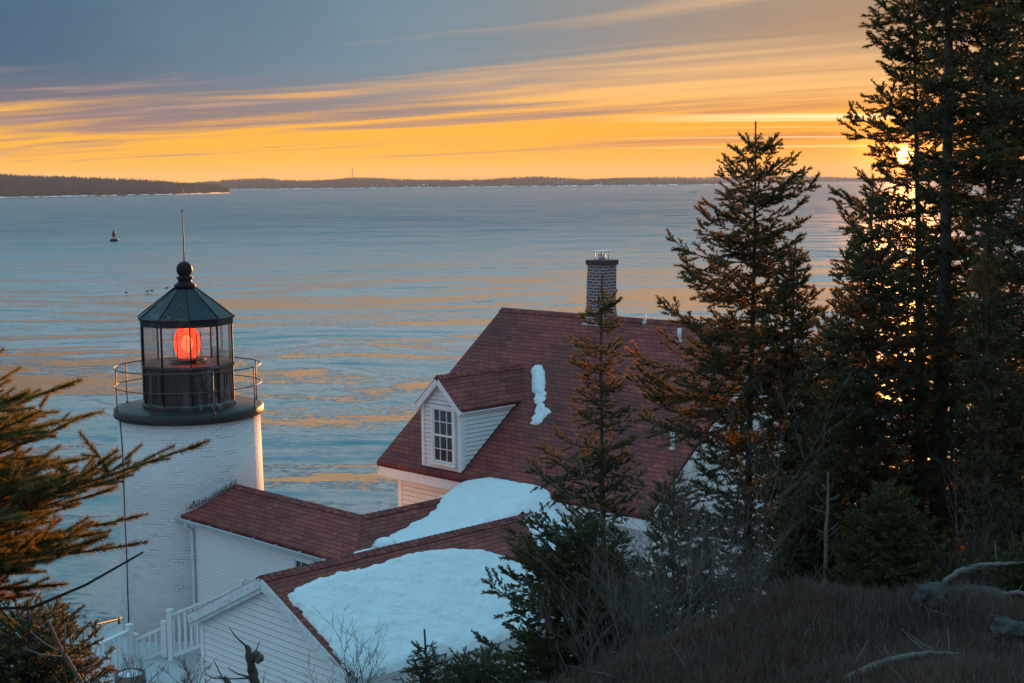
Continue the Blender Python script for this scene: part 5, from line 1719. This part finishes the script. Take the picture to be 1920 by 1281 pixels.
# ------------------------------------------------------------------ near spruce boughs at the left edge
def near_spruce():
    """young spruce just left of the frame; its boughs reach into the picture"""
    rng = random.Random(9); nr = np.random.default_rng(9)
    bx, by = -2.9, 5.9
    gz = 17.6
    t = thing('spruce_tree', (bx, by, gz), 'near spruce at left edge with long needled boughs crossing the tower', 'tree')
    tb = Tubes(); O = []; D = []; S = []
    tb.add([(bx, by, gz), (bx + .02, by, gz + 1.2), (bx, by, gz + 2.6), (bx + .03, by, 20.6)], .05, .006, 10)
    def put(p, d, s): O.append(p); D.append(d); S.append(s)
    FG = 0.085
    def twig(p, d, L, r, lvl):
        d = d / np.linalg.norm(d); m = 5
        bend = nr.normal(size=3) * (.06 if lvl == 0 else .16); bend[2] = abs(bend[2]) * .8 + .02
        P = [p + d * L * q + bend * L * q * q for q in np.linspace(0, 1, m + 1)]
        tb.add(P, r, r * .4, 5)
        n = max(1, int(L / FG * 1.15))
        for i in range(n):
            q = (i + .3) / n
            if lvl == 0 and q < .15: continue
            pp = p + d * L * q + bend * L * q * q
            put(pp, d + 2 * bend * q + nr.normal(size=3) * .04, FG * rng.uniform(.95, 1.25))
        put(P[-1] - d * FG * .25, d + 2 * bend, FG * rng.uniform(1.0, 1.5))
        if lvl < 2:
            s = L * (.22 if lvl == 0 else .18); side = rng.choice((-1, 1))
            while s < L * .97:
                q = s / L; pp = p + d * s + bend * L * q * q
                side = -side; a = side * rng.uniform(.7, 1.1)
                ll = (L - s) * rng.uniform(.25, .5) + FG * .4
                ll = min(ll, .30 if lvl == 0 else .16)
                ref = np.array([0, 0, 1.0]); sv = np.cross(d, ref); sv /= np.linalg.norm(sv) + 1e-6
                tilt = rng.uniform(-.35, .45)
                dd = d * math.cos(a) + (sv * math.cos(tilt) + np.array([0, 0, 1]) * math.sin(tilt)) * math.sin(a) + np.array([0, 0, .12])
                if ll < FG * 1.5: put(pp, dd, max(ll, FG * .8))
                else: twig(pp, dd, ll, r * .55, lvl + 1)
                s += FG * rng.uniform(.5, .85)
    # boughs: root height on the stem, tip pixel, tip depth
    bo = [((-60, 800), (45, 712), 5.6), ((-80, 850), (160, 762), 5.4), ((-90, 880), (175, 800), 6.2), ((-60, 900), (140, 830), 5.2), ((-90, 940), (178, 876), 5.5),
          ((-60, 960), (150, 925), 5.9), ((-60, 1010), (225, 915), 5.0), ((-40, 1040), (385, 899), 5.2), ((-50, 1030), (270, 975), 5.7), ((-40, 1075), (330, 992), 5.3), ((-30, 1060), (240, 1020), 5.9),
          ((-60, 1000), (120, 960), 5.1), ((-60, 1080), (150, 1040), 5.6), ((-60, 1110), (205, 1075), 5.2), ((-60, 1110), (110, 1100), 5.9), ((-80, 860), (90, 850), 5.0), ((-80, 920), (60, 905), 5.1),
          ((-90, 1000), (50, 1010), 4.9), ((-70, 1060), (60, 1070), 5.0), ((-60, 1120), (95, 1140), 5.3), ((-80, 790), (110, 790), 6.1), ((-60, 1040), (190, 985), 6.2), ((-70, 990), (110, 1000), 5.9),
          ((-60, 1075), (130, 1090), 6.2), ((-60, 1100), (60, 1120), 5.7), ((-70, 955), (70, 970), 6.2), ((-70, 900), (100, 880), 6.2), ((-70, 1030), (80, 1050), 6.3), ((-60, 1090), (262, 1048), 5.4), ((-60, 1060), (215, 1005), 5.6), ((-60, 1115), (175, 1118), 5.5), ((-60, 1085), (150, 1075), 5.0), ((-60, 1125), (120, 1150), 5.8), ((-60, 1130), (215, 1072), 5.4)]
    for _ in range(22):
        y_ = rng.uniform(800, 1120); bo.append(((-60, y_ + rng.uniform(0, 60)), (rng.uniform(20, 150), y_), rng.uniform(4.9, 6.6)))
    for (r_, e_, Y) in bo:
        a = np.array(at(r_[0] - 120, r_[1], 5.9)); a[0] = bx; a[1] = by
        b = np.array(at(e_[0], e_[1], Y)) ; d = b - a; L = np.linalg.norm(d)
        twig(a, d, L * .89, .007, 0)
    # stubby bare bough
    V, F = place_sprigs(SPR_NEAR, np.array(O), np.array(D), np.array(S), nr)
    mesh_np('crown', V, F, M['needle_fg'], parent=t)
    a = np.array(at(60, 1130, 5.6)); b = np.array(at(268, 1036, 5.3)); mid = np.array(at(160, 1090, 5.45)) - np.array([0, 0, .015])
    tb.add([(bx + .01, by, a[2] - .12), a - np.array([0, 0, .02]), mid, b], .008, .004, 5)
    TV, TF = tb.get(); mesh_np('trunk', TV, TF, M['bark'], parent=t, smooth=True)
    print('NEAR', len(O))
near_spruce()
# darker low spruce under it
def low_left():
    Y = 9.0
    c = at(50, 1180, Y); gz = ground_z(c.x, Y)
    L = [(0, 1.0), (c.z - gz - .9, .75), (c.z - gz - .3, .62), (c.z - gz, .35), (c.z - gz + .14, .03)]
    R = [(0, .9), (c.z - gz - .9, .55), (c.z - gz - .35, .43), (c.z - gz - .1, .36), (c.z - gz + .05, .22), (c.z - gz + .14, .03)]
    spruce('spruce_tree', 'dark low spruce in the bottom left corner beneath the near boughs', (c.x, Y, gz), c.z - gz + .18, env_tab(L, R), 120, whorl=.11, nper=(6, 8), crown0=.25, dens=.9, finger=.06, r0=.03, lat_step=.07)
low_left()

# ------------------------------------------------------------------ bare shrubs, snag, logs
def bare_shrub(label, base, h, spread, seed, nstem=7, mat_='twig', r=.008, group='bare shrubs', lean=0.0, lv=3, name='bare_shrub'):
    rng = random.Random(seed); tb = Tubes()
    base = np.array(base, float)
    t = thing(name, tuple(base), label, 'shrub', group)
    def grow(p, d, L, r, lvl):
        m = 5; P = [p]; dd = d.copy()
        for i in range(m):
            dd = dd + np.array([rng.uniform(-.16, .16), rng.uniform(-.16, .16), rng.uniform(-.05, .12)]); dd /= np.linalg.norm(dd)
            P.append(P[-1] + dd * L / m)
        tb.add(P, r, r * .45, 4 if lvl < 2 else 3)
        if lvl < lv:
            k = rng.randint(3, 5) if lvl else rng.randint(4, 6)
            for _ in range(k):
                i = rng.randint(1, m); a = rng.random() * 2 * PI; sp = rng.uniform(.45, .95)
                nd = dd + sp * np.array([math.cos(a), math.sin(a), rng.uniform(-.1, .5)]); nd /= np.linalg.norm(nd)
                grow(P[i], nd, L * rng.uniform(.38, .62), max(r * .55, .0016), lvl + 1)
    for i in range(nstem):
        a = rng.random() * 2 * PI; q = rng.uniform(.1, 1)
        d = np.array([math.cos(a) * spread * q + lean, math.sin(a) * spread * q * .6, 1.0]); d /= np.linalg.norm(d)
        grow(base + np.array([math.cos(a), math.sin(a), 0]) * .12 * q, d, h * rng.uniform(.5, .75), r * rng.uniform(.7, 1.2), 0)
    V, F = tb.get(); mesh_np('stem', V, F, M[mat_], parent=t, smooth=True)
    return t


def on_ground(px, Y, dz=0.0):
    x = at(px, 1100, Y).x
    return (x, Y, ground_z(x, Y) + dz)

shr = [(1345, 14.6, 2.9, .45, 'widest grey bare shrub left of the open spruce trunk', 9), (1295, 15.2, 2.6, .4, 'tall bare shrub just right of the slim young spruce', 8), (1225, 14.8, 1.9, .5, 'bare shrub beside the low broad spruce', 8),
       (1175, 14.0, 1.5, .5, 'bare tangled shrub at the brush edge below the slim spruce', 8), (1445, 15.6, 2.3, .3, 'bare shrub under the mid height spruce', 6), (1395, 14.0, 1.5, .5, 'short bare shrub at the trunk foot of the open spruce', 7),
       (1255, 13.6, 1.3, .6, 'low dense bare shrub in front of the short spruce', 9), (1105, 13.4, 1.2, .5, 'low bare shrub left of the tangled one', 7), (1800, 14.0, 1.9, .35, 'tall thin bare shrub right of the thick trunk', 6),
       (1700, 14.5, 1.6, .3, 'bare shrub with fine twigs before the thick trunk', 5), (1880, 13.6, 1.2, .5, 'bare shrub above the fallen logs', 6)]
for i, (px, Y, h, sp, lab, ns) in enumerate(shr):
    bare_shrub(lab, on_ground(px, Y, -.05), h, sp, 200 + i, ns, 'bark' if px > 1600 else 'twig')
# thin twigs in front of the wing
for i, (px, py, Y, h, lab) in enumerate([(640, 1208, 9.5, .9, 'thin twiggy shrub before the snowy eave, left of the forked one'), (668, 1212, 10.5, .9, 'forked twiggy shrub against the roof snow'), (215, 1200, 8.0, .8, 'fine bare shrub in front of the picket fence'),
                                         (330, 1230, 8.5, .5, 'sparse bare shrub left of the front wing corner'), (500, 1262, 9.0, .35, 'short twigs right of the broken snag'), (850, 1225, 11.5, .6, 'wiry bare shrub right of the seedling')]):
    top = at(px, py, Y)
    bare_shrub(lab, (top.x, Y, top.z - h), h * 1.0, .35, 240 + i, 3, 'bark', r=.005, lv=2 if i > 3 else 3)

def limb_thing(name, label, cat, path, rad, m, twigs=0, seed=0, n=9):
    t = thing(name, tuple(path[0]), label, cat)
    mb = MB(); rng = random.Random(seed)
    # resample with a little wander
    P = []; Rr = []
    for i in range(len(path) - 1):
        for q in range(5):
            f = q / 5
            P.append(Vector(path[i]).lerp(Vector(path[i+1]), f) + Vector((rng.uniform(-1, 1), rng.uniform(-1, 1), rng.uniform(-1, 1))) * rad[i] * .22)
            Rr.append((rad[i] * (1 - f) + rad[i+1] * f) * rng.uniform(.88, 1.12))
    P.append(Vector(path[-1])); Rr.append(rad[-1])
    mb.tube(P, Rr, n); mb.build('trunk', m, t)
    if twigs:
        for k in range(twigs):
            mb = MB()
            p = P[rng.randint(len(P)//3, len(P)-1)]; d = Vector((rng.uniform(-1, 1), rng.uniform(-.4, .4), rng.uniform(-.1, .8))).normalized() * rng.uniform(.08, .25)
            mb.tube([p, p + d * .6, p + d + Vector((0, 0, .02))], [.006, .004, .002], 5)
            mb.build('twig', m, t)
    return t
def hit(px, py, lift=0.0):
    d = ray(px, py).normalized(); t = 5.0
    while t < 40:
        p = EYE + d * t
        if p.y > 12.6: return at(px, py, 12.0) + Vector((0, 0, lift))
        if p.z < ground_z(p.x, p.y): break
        t += 0.04
    return Vector((p.x, p.y, ground_z(p.x, p.y) + lift))
Y = 7.5
limb_thing('broken_snag', 'broken dark snag with a crooked stub before the gable wall', 'dead tree', [at(492, 1400, Y), at(478, 1281, Y), at(468, 1238, Y), at(462, 1212, Y)], [.034, .026, .022, .012], M['bark'], 5, 3)
limb_thing('broken_branch', 'crooked stub of the snag curling right above the brush', 'dead branch', [at(467, 1242, Y), at(480, 1228, Y), at(488, 1236, Y - .03), at(480, 1243, Y - .05)], [.018, .022, .020, .012], M['bark'], 0, 4)
limb_thing('broken_branch', 'short dark leaning stub left of the broken snag', 'dead branch', [at(440, 1330, Y + .2), at(432, 1285, Y + .2), at(420, 1270, Y + .2)], [.02, .016, .01], M['bark'], 2, 5)
limb_thing('bare_branch', 'pale bare branch curving down beside the dark low spruce', 'dead branch', [at(90, 1162, 7.0), at(110, 1210, 7.0), at(128, 1240, 7.0), at(150, 1275, 7.0), at(170, 1330, 7.0)], [.006, .009, .011, .012, .012], M['twig'], 8, 6)
limb_thing('dead_snag', 'grey dead forked stem standing inside the grove', 'dead tree', [Vector(on_ground(1548, 15.2)), at(1548, 1010, 15.2), at(1552, 950, 15.2), at(1553, 885, 15.2)], [.024, .02, .016, .006], M['bark_light'], 9, 7)
limb_thing('fallen_log', 'pale weathered log arching over the brush at right', 'log', [at(1766, 1106, 11.9), at(1772, 1090, 11.9), at(1795, 1073, 11.9), at(1825, 1063, 12.0), at(1850, 1058, 12.0), at(1882, 1058, 12.2), at(1935, 1054, 12.5)], [.016, .022, .024, .022, .02, .018, .014], M['driftwood'], 6, 8)
limb_thing('fallen_log', 'second smaller weathered log below the arching one', 'log', [hit(1855, 1140, .01), hit(1880, 1128, .06), hit(1905, 1122, .05), hit(1950, 1124, .02)], [.02, .022, .02, .02], M['driftwood'], 3, 9)
limb_thing('fallen_log', 'long flat grey driftwood root along the bottom edge', 'log', [hit(1585, 1292, .06), hit(1645, 1276, .10), hit(1700, 1264, .12), hit(1750, 1257, .12), hit(1800, 1253, .10)], [.03, .034, .026, .018, .008], M['driftwood'], 5, 10)
limb_thing('dead_stick', 'thin pale stick leaning in the brush at the bottom', 'stick', [hit(1475, 1290), hit(1475, 1290) + Vector((-.02, 0, .10)), hit(1475, 1290) + Vector((-.035, 0, .17))], [.006, .006, .004], M['driftwood'], 0, 11)
# rocks
def rock(label, c, s, seed):
    bm = bmesh.new(); bmesh.ops.create_icosphere(bm, subdivisions=4, radius=1.0)
    for v in bm.verts:
        n = mnoise.noise(v.co * 1.1 + Vector((seed, 0, 0))) * .45 + mnoise.noise(v.co * 3 + Vector((0, seed, 0))) * .15 + mnoise.noise(v.co * 8) * .04
        n += abs(mnoise.noise(v.co * 2.1 + Vector((3, seed, 0)))) * -.35 + mnoise.noise(v.co * 16) * .025; v.co *= 1 + n; v.co.x *= s[0]; v.co.y *= s[1]; v.co.z *= s[2]
    me = bpy.data.meshes.new('boulder'); bm.to_mesh(me); bm.free()
    me.polygons.foreach_set('use_smooth', [True] * len(me.polygons)); me.materials.append(M['rock'])
    o = bpy.data.objects.new('boulder', me); COL.objects.link(o); o.location = c
    tag(o, label, 'rock', 'boulders below the logs')
    o.location.z = ground_z(c[0], c[1]) + s[2] * .25
rock('largest grey boulder under the arching pale log', hit(1822, 1135), (.30, .24, .16), 1)
rock('smaller boulder left of the largest one', hit(1745, 1130), (.17, .15, .12), 5)
rock('low flat boulder right of the largest one', hit(1890, 1185), (.15, .15, .07), 9)

# ------------------------------------------------------------------ heath brush on the knoll
def heath():
    nr = np.random.default_rng(5)
    def field(n, xr, yr, hmin, hmax, matn, label, cond, w=.004):
        X = nr.uniform(*xr, n); Yy = yr[0] + (yr[1] - yr[0]) * nr.random(n)
        P = []
        for x, y in zip(X, Yy):
            if cond(x, y): P.append((x, y, ground_z(x, y) - .02))
        P = np.array(P); n = len(P)
        cl = np.array([mnoise.noise(Vector((p[0] * 1.4, p[1] * 1.4, 2))) for p in P])
        h = (hmin + (hmax - hmin) * nr.random(n)) * (1 + .9 * cl)
        a = nr.random(n) * 2 * PI; le = nr.random(n) * .6
        wind = np.stack([np.cos(a) * le + .12, np.sin(a) * le, np.ones(n)], 1); wind /= np.linalg.norm(wind, axis=1, keepdims=True)
        s = np.stack([np.cos(a + 1.5), np.sin(a + 1.5) * .3, np.zeros(n)], 1)
        mid = P + wind * (h * .5)[:, None]; bend = np.stack([np.cos(a), np.sin(a), -0.5 * np.ones(n)], 1) * (h * .22)[:, None]
        tip = P + wind * h[:, None] + bend
        # side twigs: from mid outwards
        a2 = a + nr.choice([-1, 1], n) * 1.2
        t2 = mid + np.stack([np.cos(a2) * .5, np.sin(a2) * .5, np.ones(n) * .8], 1) * (h * .38)[:, None]
        t3 = mid - np.stack([np.cos(a2) * .5, np.sin(a2) * .5, -np.ones(n) * .7], 1) * (h * .34)[:, None]
        W_ = w
        V = np.stack([P - s * W_, P + s * W_, mid + s * W_ * .8, mid - s * W_ * .8, tip, t2, t3], 1).reshape(-1, 3)
        b = (np.arange(n) * 7)[:, None]
        F = np.concatenate([b + np.array([[0, 1, 2]]), b + np.array([[0, 2, 3]]), b + np.array([[3, 2, 4]]), b + np.array([[3, 2, 5]]), b + np.array([[3, 2, 6]])])
        o = mesh_np('heath_brush', V, F, M[matn]); tag(o, label, 'brush', kind='stuff')
    keep = lambda x, y: ground_z(x, y) > 13.4
    patch = lambda x, y: ground_z(x, y) > 13.6 and mnoise.noise(Vector((x * 1.5, y * 1.2, 15))) > .12
    field(85000, (-1.5, 7.5), (7.5, 14.5), .05, .24, 'heath', 'grey brown heath brush covering the knoll in front of the trees', keep, .0035)
    field(16000, (-1.5, 7.5), (7.5, 14.5), .04, .15, 'litter', 'pale dry grass tufts scattered through the heath', patch, .003)
    field(9000, (-1.5, 7.5), (7.5, 14.5), .03, .10, 'needle', 'dark green ground juniper and moss among the heath', lambda x, y: mnoise.noise(Vector((x * .8, y * .9, 33))) > .15, .008)
    field(12000, (-1.5, 2.6), (7.0, 12.5), .05, .20, 'heath_rust', 'rusty red heath at the bottom centre', lambda x, y: mnoise.noise(Vector((x * 1.1, y * .8, 9))) > -.05)
    rng = random.Random(31); tb = Tubes()
    for _ in range(420):
        x = rng.uniform(-1, 7); y = rng.uniform(7.6, 13.8); z = ground_z(x, y)
        a = rng.random() * 6.3; L = rng.uniform(.12, .55); up = rng.uniform(.05, .35)
        p = np.array([x, y, z]); P = [p]; d = np.array([math.cos(a), math.sin(a) * .6, up])
        for k in range(5):
            d = d + np.array([rng.uniform(-.4, .4), rng.uniform(-.3, .3), rng.uniform(-.2, .12)]); d /= np.linalg.norm(d)
            P.append(P[-1] + d * L / 5)
        tb.add(P, rng.uniform(.002, .006), .0015, 4)
    V, F = tb.get(); o = mesh_np('fallen_twigs', V, F, M['driftwood'], smooth=True); tag(o, 'pale fallen twigs littering the heath', 'brush', kind='stuff')
heath()
